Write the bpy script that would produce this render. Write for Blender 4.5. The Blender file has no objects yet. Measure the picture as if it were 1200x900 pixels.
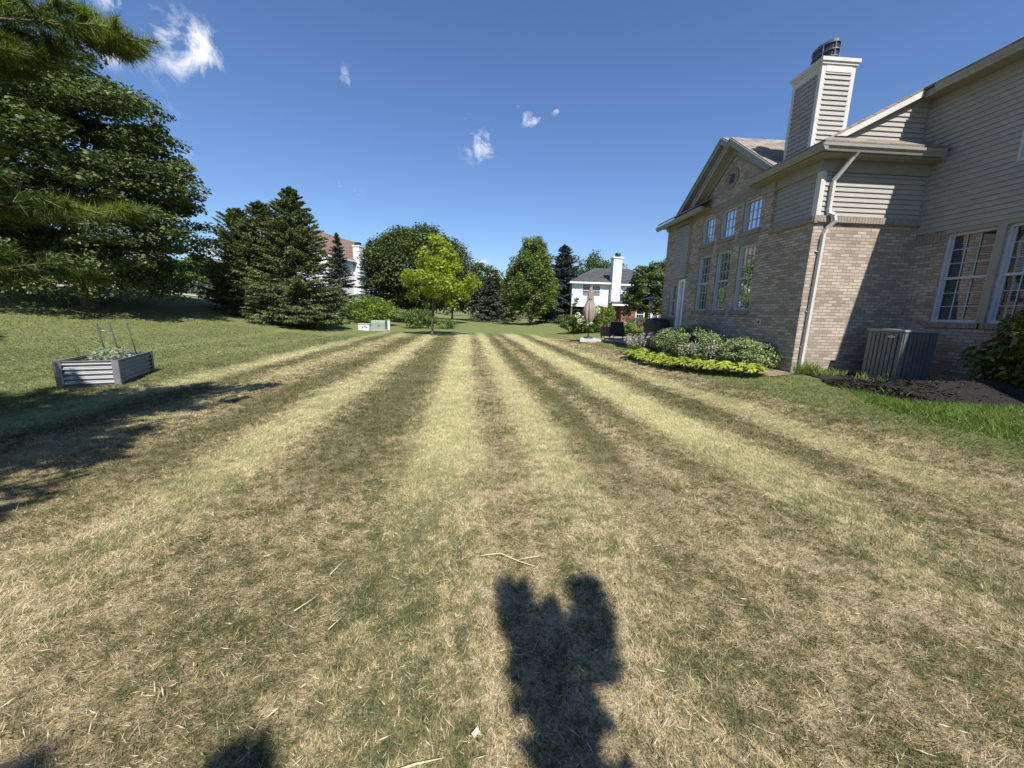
import bpy, bmesh, math, random
import numpy as np
from mathutils import Vector, Matrix
R_ = math.radians
sc = bpy.context.scene
col = sc.collection
rng = np.random.default_rng(7)
random.seed(7)

# ------------------------------------------------------------------ camera, sky, sun
EYE = (0.0, 0.0, 1.5)
cd = bpy.data.cameras.new('camera'); cam = bpy.data.objects.new('camera', cd); col.objects.link(cam)
pitch, roll, yaw = R_(10.45), R_(1.54), R_(-3.776)
F = Vector((0, math.cos(pitch), -math.sin(pitch))); U = Vector((0, math.sin(pitch), math.cos(pitch))); Rt = Vector((1, 0, 0))
R2 = Rt*math.cos(roll) + U*math.sin(roll); U2 = U*math.cos(roll) - Rt*math.sin(roll)
Mc = Matrix((R2, U2, -F)).transposed()
cam.matrix_world = Matrix.Translation(EYE) @ (Matrix.Rotation(yaw, 3, 'Z') @ Mc).to_4x4()
cd.sensor_width = 36; cd.lens = 451/1200*36; cd.clip_start = 0.05; cd.clip_end = 3000
sc.camera = cam
SUN = Vector((0.172, -0.81, 1.0)).normalized()
sl = bpy.data.lights.new('sun', 'SUN'); sl.energy = 5.0; sl.angle = R_(0.53); sl.color = (1, .955, .88)
so = bpy.data.objects.new('sun', sl); col.objects.link(so); so.rotation_euler = SUN.to_track_quat('Z', 'Y').to_euler()
sc.view_settings.view_transform = 'Standard'; sc.view_settings.look = 'None'
sc.view_settings.gamma = 1; sc.view_settings.use_curve_mapping = False
sc.view_settings.exposure = 0.62
w = bpy.data.worlds.new('World'); sc.world = w; w.use_nodes = True
nt = w.node_tree; nt.nodes.clear()
def N(nt, t, **kw):
    n = nt.nodes.new(t)
    for k, v in kw.items():
        if k.startswith('i_'):
            n.inputs[k[2:].replace('_', ' ')].default_value = v
        else: setattr(n, k, v)
    return n
wo = N(nt, 'ShaderNodeOutputWorld'); bg = N(nt, 'ShaderNodeBackground'); bg.inputs[1].default_value = 0.075
sky = N(nt, 'ShaderNodeTexSky', sky_type='NISHITA', sun_disc=False, sun_elevation=math.asin(SUN.z), sun_rotation=math.atan2(SUN.x, SUN.y),
        air_density=1.2, dust_density=0.15, ozone_density=2.6, altitude=200)
tc = N(nt, 'ShaderNodeTexCoord')
nz = N(nt, 'ShaderNodeTexNoise', i_Scale=13.0, i_Detail=12.0, i_Roughness=.66, i_Distortion=.45)
nt.links.new(tc.outputs['Generated'], nz.inputs['Vector'])
clouds = [((-0.516,0.750,0.412),.06,.055,.8), ((-0.487,0.767,0.418),.035,.05,.95), ((-0.60,0.70,0.395),.10,.03,.95), ((-0.655,0.645,0.39),.08,.045,.9),
          ((-0.556,0.781,0.283),.03,.045,.8), ((-0.0185,0.933,0.359),.042,.034,1.0), ((-0.044,0.916,0.399),.022,.020,.8),
          ((0.087,0.909,0.408),.026,.022,.9), ((0.056,0.901,0.429),.018,.014,.7), ((0.136,0.897,0.420),.018,.014,.75),
          ((-0.283,0.853,0.438),.016,.022,.65), ((-0.311,0.914,0.260),.035,.022,.55), ((-0.555,0.825,0.107),.055,.020,1.0),
          ((-0.027,0.993,0.116),.032,.028,.85), ((-0.244,0.958,0.152),.024,.024,.85), ((-0.56,0.70,0.437),.05,.02,.55)]
mask = None
for d, sx, sz, st in clouds:
    d = Vector(d).normalized()
    a = N(nt, 'ShaderNodeVectorMath', operation='SUBTRACT'); a.inputs[1].default_value = d
    b = N(nt, 'ShaderNodeVectorMath', operation='MULTIPLY'); b.inputs[1].default_value = (1/sx, 1/sx, 1/sz)
    l = N(nt, 'ShaderNodeVectorMath', operation='LENGTH')
    m = N(nt, 'ShaderNodeMapRange', interpolation_type='SMOOTHSTEP'); m.inputs[1].default_value = 1.5; m.inputs[2].default_value = 0.0
    m.inputs[3].default_value = 0; m.inputs[4].default_value = st
    nt.links.new(tc.outputs['Generated'], a.inputs[0]); nt.links.new(a.outputs[0], b.inputs[0]); nt.links.new(b.outputs[0], l.inputs[0]); nt.links.new(l.outputs['Value'], m.inputs[0])
    if mask is None: mask = m.outputs[0]
    else:
        x = N(nt, 'ShaderNodeMath', operation='MAXIMUM'); nt.links.new(mask, x.inputs[0]); nt.links.new(m.outputs[0], x.inputs[1]); mask = x.outputs[0]
nr = N(nt, 'ShaderNodeMath', operation='MULTIPLY_ADD'); nr.inputs[1].default_value = 6.5; nr.inputs[2].default_value = -3.8
nt.links.new(nz.outputs['Fac'], nr.inputs[0])
ad = N(nt, 'ShaderNodeMath', operation='MULTIPLY_ADD'); ad.inputs[1].default_value = 1.0
nt.links.new(mask, ad.inputs[0]); nt.links.new(nr.outputs[0], ad.inputs[2])
cm = N(nt, 'ShaderNodeMath', operation='MULTIPLY', use_clamp=True); nt.links.new(ad.outputs[0], cm.inputs[0]); nt.links.new(mask, cm.inputs[1])
cm2 = N(nt, 'ShaderNodeMath', operation='MULTIPLY', use_clamp=True); cm2.inputs[1].default_value = 1.05; nt.links.new(cm.outputs[0], cm2.inputs[0])
tint = N(nt, 'ShaderNodeMix', data_type='RGBA', blend_type='MULTIPLY'); tint.inputs[0].default_value = 1; tint.inputs[7].default_value = (.79, .94, 1.22, 1)
nt.links.new(sky.outputs[0], tint.inputs[6])
mx = N(nt, 'ShaderNodeMix', data_type='RGBA'); mx.inputs[7].default_value = (11, 11, 11.4, 1)
nt.links.new(cm2.outputs[0], mx.inputs[0]); nt.links.new(tint.outputs[2], mx.inputs[6]); nt.links.new(mx.outputs[2], bg.inputs[0]); nt.links.new(bg.outputs[0], wo.inputs[0])

# ------------------------------------------------------------------ materials
MATS = {}
def newmat(name):
    m = bpy.data.materials.new(name); m.use_nodes = True; MATS[name] = m
    return m, m.node_tree, m.node_tree.nodes['Principled BSDF']
def ramp(nt, stops, fac=None):
    r = nt.nodes.new('ShaderNodeValToRGB'); e = r.color_ramp.elements
    while len(e) > 1: e.remove(e[-1])
    e[0].position = stops[0][0]; e[0].color = (*stops[0][1], 1)
    for p, c in stops[1:]:
        x = e.new(p); x.color = (*c, 1)
    if fac is not None: nt.links.new(fac, r.inputs[0])
    return r
def mat_noise(name, c1, c2, scale=8, rough=.7, bump=.0, bscale=None, metallic=0, detail=6, stretch=None):
    m, nt, b = newmat(name)
    g = N(nt, 'ShaderNodeTexCoord'); src = g.outputs['Object']
    if stretch:
        mp = N(nt, 'ShaderNodeMapping'); mp.inputs['Scale'].default_value = stretch; nt.links.new(src, mp.inputs[0]); src = mp.outputs[0]
    n = N(nt, 'ShaderNodeTexNoise', i_Scale=scale, i_Detail=detail, i_Roughness=.6); nt.links.new(src, n.inputs['Vector'])
    r = ramp(nt, [(.3, c1), (.7, c2)], n.outputs['Fac']); nt.links.new(r.outputs[0], b.inputs['Base Color'])
    b.inputs['Roughness'].default_value = rough; b.inputs['Metallic'].default_value = metallic
    if bump:
        n2 = N(nt, 'ShaderNodeTexNoise', i_Scale=bscale or scale*6, i_Detail=6); nt.links.new(src, n2.inputs['Vector'])
        bp = N(nt, 'ShaderNodeBump'); bp.inputs['Strength'].default_value = bump; bp.inputs['Distance'].default_value = .01
        nt.links.new(n2.outputs['Fac'], bp.inputs['Height']); nt.links.new(bp.outputs[0], b.inputs['Normal'])
    return m
def mat_leaf(name, stops, trans=.35, rough=.5, nscale=.8):
    """leaf colour from a per-leaf random value plus soft clump noise; part of the light passes through"""
    m, nt, b = newmat(name)
    a = N(nt, 'ShaderNodeAttribute', attribute_name='rnd'); g = N(nt, 'ShaderNodeNewGeometry')
    n = N(nt, 'ShaderNodeTexNoise', i_Scale=nscale, i_Detail=3.0); nt.links.new(g.outputs['Position'], n.inputs['Vector'])
    s = N(nt, 'ShaderNodeMath', operation='MULTIPLY_ADD'); s.inputs[1].default_value = .6; nt.links.new(a.outputs['Fac'], s.inputs[0])
    s2 = N(nt, 'ShaderNodeMath', operation='MULTIPLY_ADD'); s2.inputs[1].default_value = 1.2; s2.inputs[2].default_value = -.38
    nt.links.new(n.outputs['Fac'], s2.inputs[0]); nt.links.new(s2.outputs[0], s.inputs[2])
    r = ramp(nt, stops, s.outputs[0])
    nt.links.new(r.outputs[0], b.inputs['Base Color']); b.inputs['Roughness'].default_value = rough
    b.inputs['Specular IOR Level'].default_value = .3
    tr = N(nt, 'ShaderNodeBsdfTranslucent'); hv = N(nt, 'ShaderNodeMix', data_type='RGBA', blend_type='MULTIPLY'); hv.inputs[0].default_value = 1; hv.inputs[7].default_value = (1.5, 1.7, .6, 1)
    nt.links.new(r.outputs[0], hv.inputs[6]); nt.links.new(hv.outputs[2], tr.inputs[0])
    mxs = N(nt, 'ShaderNodeMixShader'); mxs.inputs[0].default_value = trans
    nt.links.new(b.outputs[0], mxs.inputs[1]); nt.links.new(tr.outputs[0], mxs.inputs[2])
    nt.links.new(mxs.outputs[0], nt.nodes['Material Output'].inputs[0])
    return m
def mat_brick(name, bricks, mortar, bw=.205, bh=.068, mort=.010, bump=.6):
    m, nt, b = newmat(name)
    uv = N(nt, 'ShaderNodeUVMap'); 
    br = N(nt, 'ShaderNodeTexBrick', offset=.5, i_Scale=1.0); br.inputs['Brick Width'].default_value = bw; br.inputs['Row Height'].default_value = bh
    br.inputs['Mortar Size'].default_value = mort*.5; br.inputs['Mortar Smooth'].default_value = .15; br.inputs['Bias'].default_value = 0
    br.inputs['Color1'].default_value = (0, 0, 0, 1); br.inputs['Color2'].default_value = (1, 1, 1, 1); br.inputs['Mortar'].default_value = (.5, .5, .5, 1)
    nt.links.new(uv.outputs[0], br.inputs['Vector'])
    n = N(nt, 'ShaderNodeTexNoise', i_Scale=45.0, i_Detail=4.0); nt.links.new(uv.outputs[0], n.inputs['Vector'])
    n3 = N(nt, 'ShaderNodeTexNoise', i_Scale=1.3, i_Detail=4.0); nt.links.new(uv.outputs[0], n3.inputs['Vector'])
    s = N(nt, 'ShaderNodeMath', operation='MULTIPLY_ADD'); s.inputs[1].default_value = .35; nt.links.new(n.outputs['Fac'], s.inputs[0])
    s0 = N(nt, 'ShaderNodeMath', operation='MULTIPLY_ADD'); s0.inputs[1].default_value = .8; s0.inputs[2].default_value = -.08
    sp = N(nt, 'ShaderNodeSeparateColor'); nt.links.new(br.outputs['Color'], sp.inputs[0]); nt.links.new(sp.outputs[0], s0.inputs[0]); nt.links.new(s0.outputs[0], s.inputs[2])
    r = ramp(nt, bricks, s.outputs[0])
    mo = N(nt, 'ShaderNodeMix', data_type='RGBA'); mo.inputs[7].default_value = (*mortar, 1)
    nt.links.new(br.outputs['Fac'], mo.inputs[0]); nt.links.new(r.outputs[0], mo.inputs[6])
    wth = ramp(nt, [(.3, (.86, .86, .86)), (.7, (1.08, 1.06, 1.04))], n3.outputs['Fac'])
    mu = N(nt, 'ShaderNodeMix', data_type='RGBA', blend_type='MULTIPLY'); mu.inputs[0].default_value = 1
    nt.links.new(mo.outputs[2], mu.inputs[6]); nt.links.new(wth.outputs[0], mu.inputs[7]); nt.links.new(mu.outputs[2], b.inputs['Base Color'])
    b.inputs['Roughness'].default_value = .9
    iv = N(nt, 'ShaderNodeMath', operation='MULTIPLY_ADD'); iv.inputs[1].default_value = -1; iv.inputs[2].default_value = 1; nt.links.new(br.outputs['Fac'], iv.inputs[0])
    h = N(nt, 'ShaderNodeMath', operation='MULTIPLY_ADD'); h.inputs[1].default_value = .35; nt.links.new(n.outputs['Fac'], h.inputs[0]); nt.links.new(iv.outputs[0], h.inputs[2])
    bp = N(nt, 'ShaderNodeBump'); bp.inputs['Strength'].default_value = bump; bp.inputs['Distance'].default_value = .012
    nt.links.new(h.outputs[0], bp.inputs['Height']); nt.links.new(bp.outputs[0], b.inputs['Normal'])
    return m
def mat_glass(name, tint=(.50, .56, .60), refl=.01):
    m, nt, b = newmat(name); nt.nodes.remove(b)
    t = N(nt, 'ShaderNodeBsdfTransparent'); t.inputs[0].default_value = (*tint, 1)
    g = N(nt, 'ShaderNodeBsdfGlossy'); g.inputs['Roughness'].default_value = .015; g.inputs[0].default_value = (.9, .95, 1, 1)
    n = N(nt, 'ShaderNodeTexNoise', i_Scale=1.7, i_Detail=1.0); c = N(nt, 'ShaderNodeTexCoord'); nt.links.new(c.outputs['Object'], n.inputs['Vector'])
    bp = N(nt, 'ShaderNodeBump'); bp.inputs['Strength'].default_value = .12; bp.inputs['Distance'].default_value = .03
    nt.links.new(n.outputs['Fac'], bp.inputs['Height']); nt.links.new(bp.outputs[0], g.inputs['Normal'])
    f = N(nt, 'ShaderNodeFresnel'); f.inputs[0].default_value = 1.52
    a = N(nt, 'ShaderNodeMath', operation='MULTIPLY_ADD', use_clamp=True); a.inputs[1].default_value = .62; a.inputs[2].default_value = refl; nt.links.new(f.outputs[0], a.inputs[0])
    x = N(nt, 'ShaderNodeMixShader'); nt.links.new(a.outputs[0], x.inputs[0]); nt.links.new(t.outputs[0], x.inputs[1]); nt.links.new(g.outputs[0], x.inputs[2])
    nt.links.new(x.outputs[0], nt.nodes['Material Output'].inputs[0])
    return m

M = {}
M['brick'] = mat_brick('tan_brick', [(.0, (.24, .185, .145)), (.35, (.33, .27, .215)), (.6, (.39, .33, .27)), (1, (.47, .405, .34))], (.20, .175, .15), mort=.014)
M['redbrick'] = mat_brick('red_brick', [(.0, (.16, .045, .03)), (.6, (.24, .075, .05)), (1, (.3, .11, .07))], (.3, .24, .2))
M['siding'] = mat_noise('greige_siding', (.285, .27, .245), (.33, .31, .28), 2.0, .6, .05, 60)
M['white_siding'] = mat_noise('white_siding', (.58, .60, .62), (.66, .67, .68), 2.0, .6)
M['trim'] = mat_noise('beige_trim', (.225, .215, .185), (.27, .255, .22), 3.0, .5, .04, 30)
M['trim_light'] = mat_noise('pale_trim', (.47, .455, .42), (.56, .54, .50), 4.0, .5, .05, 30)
M['white'] = mat_noise('white_paint', (.70, .71, .72), (.80, .80, .80), 4, .45)
M['frame'] = mat_noise('window_white', (.36, .39, .43), (.43, .45, .48), 5, .35)
M['shingle'] = mat_brick('tan_shingles', [(.0, (.15, .125, .095)), (.5, (.22, .19, .155)), (1, (.29, .26, .21))], (.11, .10, .08), .30, .13, .012, .8)
M['shingle_dark'] = mat_brick('charcoal_shingles', [(.0, (.035, .037, .042)), (.5, (.06, .062, .068)), (1, (.09, .09, .095))], (.03, .03, .035), .5, .2, .02, .5)
M['shingle_brown'] = mat_brick('brown_shingles', [(.0, (.14, .085, .06)), (.5, (.19, .12, .09)), (1, (.24, .16, .12))], (.12, .08, .06), .5, .2, .02, .5)
M['glass'] = mat_glass('window_glass')
M['glass_clear'] = mat_glass('bright_window_glass', (.93, .94, .95), .0)
M['blind_white'] = mat_noise('white_blind', (.6, .6, .6), (.7, .7, .7), 3, .6)
M['blind'] = mat_noise('blind_slats', (.30, .29, .27), (.36, .35, .32), 3, .6)
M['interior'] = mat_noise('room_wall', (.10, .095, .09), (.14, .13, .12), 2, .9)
M['cage'] = mat_noise('weathered_steel', (.14, .145, .15), (.26, .26, .27), 10, .4, 0, None, .6)
M['black'] = mat_noise('black_metal', (.015, .015, .016), (.03, .03, .03), 12, .45, .05, 40)
M['steel'] = mat_noise('dull_steel', (.32, .32, .33), (.5, .5, .5), 14, .4, 0, None, .7)
M['acgreen'] = mat_noise('grey_green_enamel', (.115, .125, .12), (.15, .16, .15), 5, .38, .03, 40)
M['aclight'] = mat_noise('ac_lid_enamel', (.24, .25, .24), (.30, .31, .30), 5, .38)
M['acdark'] = mat_noise('ac_inside', (.01, .01, .01), (.025, .025, .025), 9, .8)
M['badge'] = mat_noise('badge_silver', (.55, .55, .55), (.65, .65, .65), 9, .3)
M['badge_text'] = mat_noise('badge_red', (.25, .05, .05), (.3, .07, .06), 9, .5)
M['corrugated'] = mat_noise('corrugated_grey', (.20, .205, .22), (.28, .285, .30), 4, .38, .04, 30, .25)
M['corrug_post'] = mat_noise('grey_post', (.13, .135, .15), (.18, .185, .2), 5, .5, .04, 30)
M['soil'] = mat_noise('soil', (.03, .02, .013), (.08, .055, .035), 14, .95, .8, 50)
M['concrete'] = mat_noise('concrete', (.42, .40, .36), (.55, .52, .47), 5, .9, .3, 60)
M['paver'] = mat_brick('patio_pavers', [(.0, (.28, .22, .19)), (.5, (.36, .30, .26)), (1, (.42, .36, .31))], (.2, .17, .15), .3, .2, .012, .4)
M['stone'] = mat_brick('edging_stone', [(.0, (.07, .06, .055)), (.5, (.11, .095, .085)), (1, (.15, .13, .12))], (.03, .03, .03), .3, .1, .02, .8)
M['bark'] = mat_noise('bark', (.06, .045, .032), (.15, .115, .085), 12, .95, .9, 40, 0, 6, (1, 1, .25))
M['bark_pale'] = mat_noise('bark_pale', (.14, .115, .09), (.24, .2, .16), 12, .95, .7, 40, 0, 6, (1, 1, .25))
M['wicker'] = mat_noise('dark_wicker', (.012, .01, .01), (.05, .04, .035), 40, .6, .8, 90)
M['canvas'] = mat_noise('taupe_canvas', (.22, .18, .145), (.32, .265, .22), 3, .9, .3, 60)
M['green_box'] = mat_noise('pale_green_paint', (.20, .26, .20), (.26, .32, .25), 3, .5)
M['white_box'] = mat_noise('white_cabinet', (.50, .52, .52), (.60, .60, .59), 3, .5)
M['bluemark'] = mat_noise('blue_mark', (.08, .14, .3), (.12, .2, .38), 9, .6)
M['cover'] = mat_noise('black_cover', (.008, .008, .01), (.022, .022, .025), 6, .55, .4, 12)
M['heater'] = mat_noise('heater_metal', (.10, .15, .21), (.16, .22, .3), 6, .35, 0, None, .3)
M['stake'] = mat_noise('green_stake', (.02, .035, .02), (.04, .06, .035), 9, .6)
M['straw'] = mat_noise('dry_straw', (.55, .5, .26), (.68, .62, .38), 20, .8)
M['deadleaf'] = mat_noise('dry_leaf', (.5, .42, .32), (.62, .52, .42), 20, .8)
M['mulch_shade'] = mat_noise('shaded_mulch', (.003, .003, .0025), (.012, .010, .008), 14, .95, .9, 50)  # near-black: shade on the heap is put into the mulch colour
M['brownsoil'] = mat_noise('dry_soil', (.17, .13, .09), (.26, .21, .15), 14, .95, .6, 50)
# leaves
L = lambda n, a, b, c, **k: mat_leaf(n, [(.15, a), (.5, b), (.9, c)], **k)
M['leaf_dark'] = L('linden_leaf', (.028, .044, .018), (.075, .105, .036), (.16, .19, .065), trans=.22)
M['leaf_maple'] = L('maple_leaf', (.024, .040, .012), (.058, .085, .022), (.12, .15, .04), trans=.25)
M['leaf_young'] = L('golden_leaf', (.13, .18, .02), (.24, .30, .032), (.40, .42, .05), trans=.45)
M['leaf_lime'] = L('lime_leaf', (.07, .12, .02), (.14, .2, .03), (.24, .3, .05), trans=.35)
M['leaf_mid'] = L('mid_leaf', (.05, .085, .022), (.09, .14, .035), (.15, .2, .05), trans=.3)
M['leaf_tulip'] = L('tulip_leaf', (.06, .095, .024), (.11, .155, .036), (.2, .24, .05), trans=.32)
M['leaf_olive'] = L('olive_leaf', (.04, .062, .022), (.075, .11, .035), (.13, .17, .055), trans=.3)
M['leaf_var'] = L('cream_edged_leaf', (.07, .105, .035), (.17, .22, .085), (.44, .48, .28), trans=.25, nscale=6)
M['leaf_hosta'] = L('golden_hosta_leaf', (.17, .23, .03), (.34, .39, .06), (.55, .57, .14), trans=.3, nscale=4)
M['leaf_hosta_green'] = L('green_hosta_leaf', (.06, .11, .03), (.1, .17, .04), (.17, .25, .07), trans=.3, nscale=4)
M['leaf_clip'] = L('dry_clipping', (.30, .26, .15), (.5, .43, .27), (.72, .66, .48), trans=.1, nscale=5)
M['leaf_weed'] = L('weed_leaf', (.08, .13, .03), (.16, .21, .05), (.36, .33, .13), trans=.35, nscale=5)
M['leaf_viburnum'] = L('glossy_leaf', (.05, .075, .018), (.11, .135, .03), (.26, .27, .075), trans=.28, rough=.35, nscale=3)
M['leaf_grey'] = L('grey_leaf', (.15, .18, .12), (.25, .29, .2), (.4, .43, .32), trans=.25, nscale=5)
M['flower_pale'] = L('pale_flower', (.4, .34, .36), (.52, .46, .46), (.65, .6, .56), trans=.3, nscale=5)
M['flower_white'] = L('white_flower', (.6, .6, .5), (.72, .72, .62), (.8, .8, .74), trans=.3, nscale=5)
M['flower_pink'] = L('pink_flower', (.22, .1, .16), (.36, .2, .28), (.5, .34, .4), trans=.3, nscale=5)
M['needle_spruce'] = L('spruce_needle', (.04, .058, .028), (.12, .15, .066), (.24, .275, .11), trans=.22, rough=.6, nscale=1.2)
M['needle_blue'] = L('blue_spruce_needle', (.045, .065, .068), (.085, .115, .12), (.14, .18, .185), trans=.1, rough=.6, nscale=1.2)
M['needle_grey'] = L('grey_spruce_needle', (.04, .056, .044), (.09, .115, .085), (.15, .18, .14), trans=.1, rough=.6, nscale=1.2)
M['needle_pine'] = L('pine_needle', (.02, .04, .012), (.065, .105, .022), (.26, .31, .05), trans=.32, rough=.45, nscale=2.5)
M['mulch_chip'] = mat_leaf('mulch_chip', [(.15, (.006, .005, .004)), (.7, (.025, .018, .013)), (1, (.12, .09, .065))], trans=0, rough=.95, nscale=3)

# lawn colour: one node tree used by the ground sheet and by the blades on it
def lawn_nodes(nt, out_bsdf, blades):
    g = N(nt, 'ShaderNodeNewGeometry'); sx = N(nt, 'ShaderNodeSeparateXYZ'); nt.links.new(g.outputs['Position'], sx.inputs[0])
    def noise(scale, detail=5, rough=.6, stretch=None, dist=0):
        n = N(nt, 'ShaderNodeTexNoise', i_Scale=scale, i_Detail=float(detail), i_Roughness=rough, i_Distortion=float(dist))
        if stretch:
            mp = N(nt, 'ShaderNodeMapping'); mp.inputs['Scale'].default_value = stretch; nt.links.new(g.outputs['Position'], mp.inputs[0]); nt.links.new(mp.outputs[0], n.inputs['Vector'])
        else: nt.links.new(g.outputs['Position'], n.inputs['Vector'])
        return n.outputs['Fac']
    def mad(a, m, c, clamp=False):
        x = N(nt, 'ShaderNodeMath', operation='MULTIPLY_ADD', use_clamp=clamp); x.inputs[1].default_value = m; 
        nt.links.new(a, x.inputs[0])
        if hasattr(c, 'node'): nt.links.new(c, x.inputs[2])
        else: x.inputs[2].default_value = c
        return x.outputs[0]
    def mul(a, b):
        x = N(nt, 'ShaderNodeMath', operation='MULTIPLY'); nt.links.new(a, x.inputs[0]); nt.links.new(b, x.inputs[1]) if hasattr(b, 'node') else setattr(x.inputs[1], 'default_value', b); return x.outputs[0]
    def mr(a, f0, f1, t0=0, t1=1):
        m = N(nt, 'ShaderNodeMapRange', interpolation_type='SMOOTHSTEP'); nt.links.new(a, m.inputs[0])
        for i, v in enumerate((f0, f1, t0, t1)): m.inputs[i+1].default_value = v
        return m.outputs[0]
    def mix(f, a, b):
        x = N(nt, 'ShaderNodeMix', data_type='RGBA'); 
        nt.links.new(f, x.inputs[0]) if hasattr(f, 'node') else setattr(x.inputs[0], 'default_value', f)
        for s, v in ((6, a), (7, b)):
            if hasattr(v, 'node'): nt.links.new(v, x.inputs[s])
            else: x.inputs[s].default_value = (*v, 1)
        return x.outputs[2]
    X, Y = sx.outputs[0], sx.outputs[1]
    # across-the-mowing coordinate with a little wander
    wn = noise(.55, 2, .5)
    u = mad(Y, .052, X); u = mad(wn, .34, mad(u, 1.0, -.17))
    fine = noise(3.2, 4, .7, (1.0, .35, 1)); u2 = mad(fine, .42, mad(u, 1, -.21))
    # mowing stripes, sheen of leaning blades painted as grass tone: (centre, width, strength) in metres across the lawn, baked in a ramp over u = -12..8
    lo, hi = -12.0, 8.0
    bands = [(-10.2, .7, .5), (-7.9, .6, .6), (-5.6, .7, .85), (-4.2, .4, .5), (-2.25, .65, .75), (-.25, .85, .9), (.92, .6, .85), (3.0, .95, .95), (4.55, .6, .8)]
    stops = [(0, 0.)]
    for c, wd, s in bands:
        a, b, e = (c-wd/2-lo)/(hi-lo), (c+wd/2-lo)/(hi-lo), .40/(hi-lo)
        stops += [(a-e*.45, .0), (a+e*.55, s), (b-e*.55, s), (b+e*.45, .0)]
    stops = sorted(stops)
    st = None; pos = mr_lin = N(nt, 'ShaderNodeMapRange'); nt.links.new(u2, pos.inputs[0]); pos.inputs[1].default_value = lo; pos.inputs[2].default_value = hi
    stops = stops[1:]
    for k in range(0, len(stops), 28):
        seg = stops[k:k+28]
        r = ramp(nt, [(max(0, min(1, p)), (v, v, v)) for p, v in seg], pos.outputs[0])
        sp = N(nt, 'ShaderNodeSeparateColor'); nt.links.new(r.outputs[0], sp.inputs[0])
        if st is None: st = sp.outputs[0]
        else:
            q = N(nt, 'ShaderNodeMath', operation='MAXIMUM'); nt.links.new(st, q.inputs[0]); nt.links.new(sp.outputs[0], q.inputs[1]); st = q.outputs[0]
    patch = noise(.9, 5, .62); patch2 = noise(2.6, 5, .65); wide = noise(.22, 3, .5); tiny = noise(11, 4, .7)
    # each mower pass has its own tone
    lane = N(nt, 'ShaderNodeTexNoise', noise_dimensions='1D', i_Scale=.9, i_Detail=2.0, i_Roughness=.6); nt.links.new(u2, lane.inputs['W']); lane = lane.outputs['Fac']
    # dryness
    mid = noise(7.5, 5, .65); dry = mad(patch, .8, mad(patch2, 1.1, mad(mid, 1.3, mad(wide, .5, mad(tiny, .8, mad(lane, .7, -2.25))))))
    near = mr(Y, 1.5, 8.0, .22, .12); dry2 = N(nt, 'ShaderNodeMath', operation='ADD', use_clamp=True); nt.links.new(dry, dry2.inputs[0]); nt.links.new(near, dry2.inputs[1]); dryv = dry2.outputs[0]
    # greener zones: far left rise, strip by the house, far end
    zx = mad(wide, 3.5, X)
    left = mr(zx, -3.2, -6.2); right = mr(mad(patch, .7, X), 5.3, 6.2); far = mr(mad(wide, 8, Y), 26, 34)
    zone = N(nt, 'ShaderNodeMath', operation='MAXIMUM'); nt.links.new(mul(left, .72), zone.inputs[0]); nt.links.new(mul(right, .8), zone.inputs[1])
    zone2 = N(nt, 'ShaderNodeMath', operation='MAXIMUM'); nt.links.new(zone.outputs[0], zone2.inputs[0]); nt.links.new(mul(far, .85), zone2.inputs[1]); z = zone2.outputs[0]
    inv = mad(z, -1, 1)
    dryv = mul(dryv, mad(inv, .85, .15))
    fade = mr(Y, 1.6, 4.6, .10, 1.0); far_f = mr(Y, 26, 30, 1, 0); sfade = mul(mul(fade, far_f), mul(mad(left, -.75, 1), mad(right, -.8, 1)))
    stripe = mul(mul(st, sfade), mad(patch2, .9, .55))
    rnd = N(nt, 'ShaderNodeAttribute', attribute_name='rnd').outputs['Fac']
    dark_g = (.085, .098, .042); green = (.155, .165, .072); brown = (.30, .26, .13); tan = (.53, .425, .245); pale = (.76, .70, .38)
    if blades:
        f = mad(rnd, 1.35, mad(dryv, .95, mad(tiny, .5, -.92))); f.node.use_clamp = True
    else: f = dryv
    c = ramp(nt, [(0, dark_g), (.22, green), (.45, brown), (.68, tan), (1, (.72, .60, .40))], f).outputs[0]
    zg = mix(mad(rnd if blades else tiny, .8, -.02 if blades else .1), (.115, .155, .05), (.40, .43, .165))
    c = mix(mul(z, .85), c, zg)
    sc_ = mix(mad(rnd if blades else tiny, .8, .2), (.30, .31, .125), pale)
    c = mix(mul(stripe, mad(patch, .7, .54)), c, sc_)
    # between the light bands: darker look of grass lying away, painted as browner colour
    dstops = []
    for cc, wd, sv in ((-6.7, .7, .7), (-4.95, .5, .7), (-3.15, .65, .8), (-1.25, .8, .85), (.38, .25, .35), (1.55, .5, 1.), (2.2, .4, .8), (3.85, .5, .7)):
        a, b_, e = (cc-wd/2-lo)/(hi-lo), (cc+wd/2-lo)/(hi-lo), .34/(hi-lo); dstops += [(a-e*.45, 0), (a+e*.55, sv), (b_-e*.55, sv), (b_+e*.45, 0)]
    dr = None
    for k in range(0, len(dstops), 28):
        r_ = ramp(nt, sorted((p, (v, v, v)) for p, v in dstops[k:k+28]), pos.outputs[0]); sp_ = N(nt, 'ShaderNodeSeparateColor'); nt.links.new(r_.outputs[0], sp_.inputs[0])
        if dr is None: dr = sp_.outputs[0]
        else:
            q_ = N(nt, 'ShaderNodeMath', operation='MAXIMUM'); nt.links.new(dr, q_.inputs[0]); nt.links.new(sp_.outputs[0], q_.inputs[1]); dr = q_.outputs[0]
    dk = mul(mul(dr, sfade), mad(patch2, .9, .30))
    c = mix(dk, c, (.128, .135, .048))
    nt.links.new(c, out_bsdf.inputs['Base Color'])
    return dict(noise=noise, c=c)
m, nt, b = newmat('lawn_ground'); o = lawn_nodes(nt, b, False); b.inputs['Roughness'].default_value = .95; b.inputs['Specular IOR Level'].default_value = .1
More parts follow.
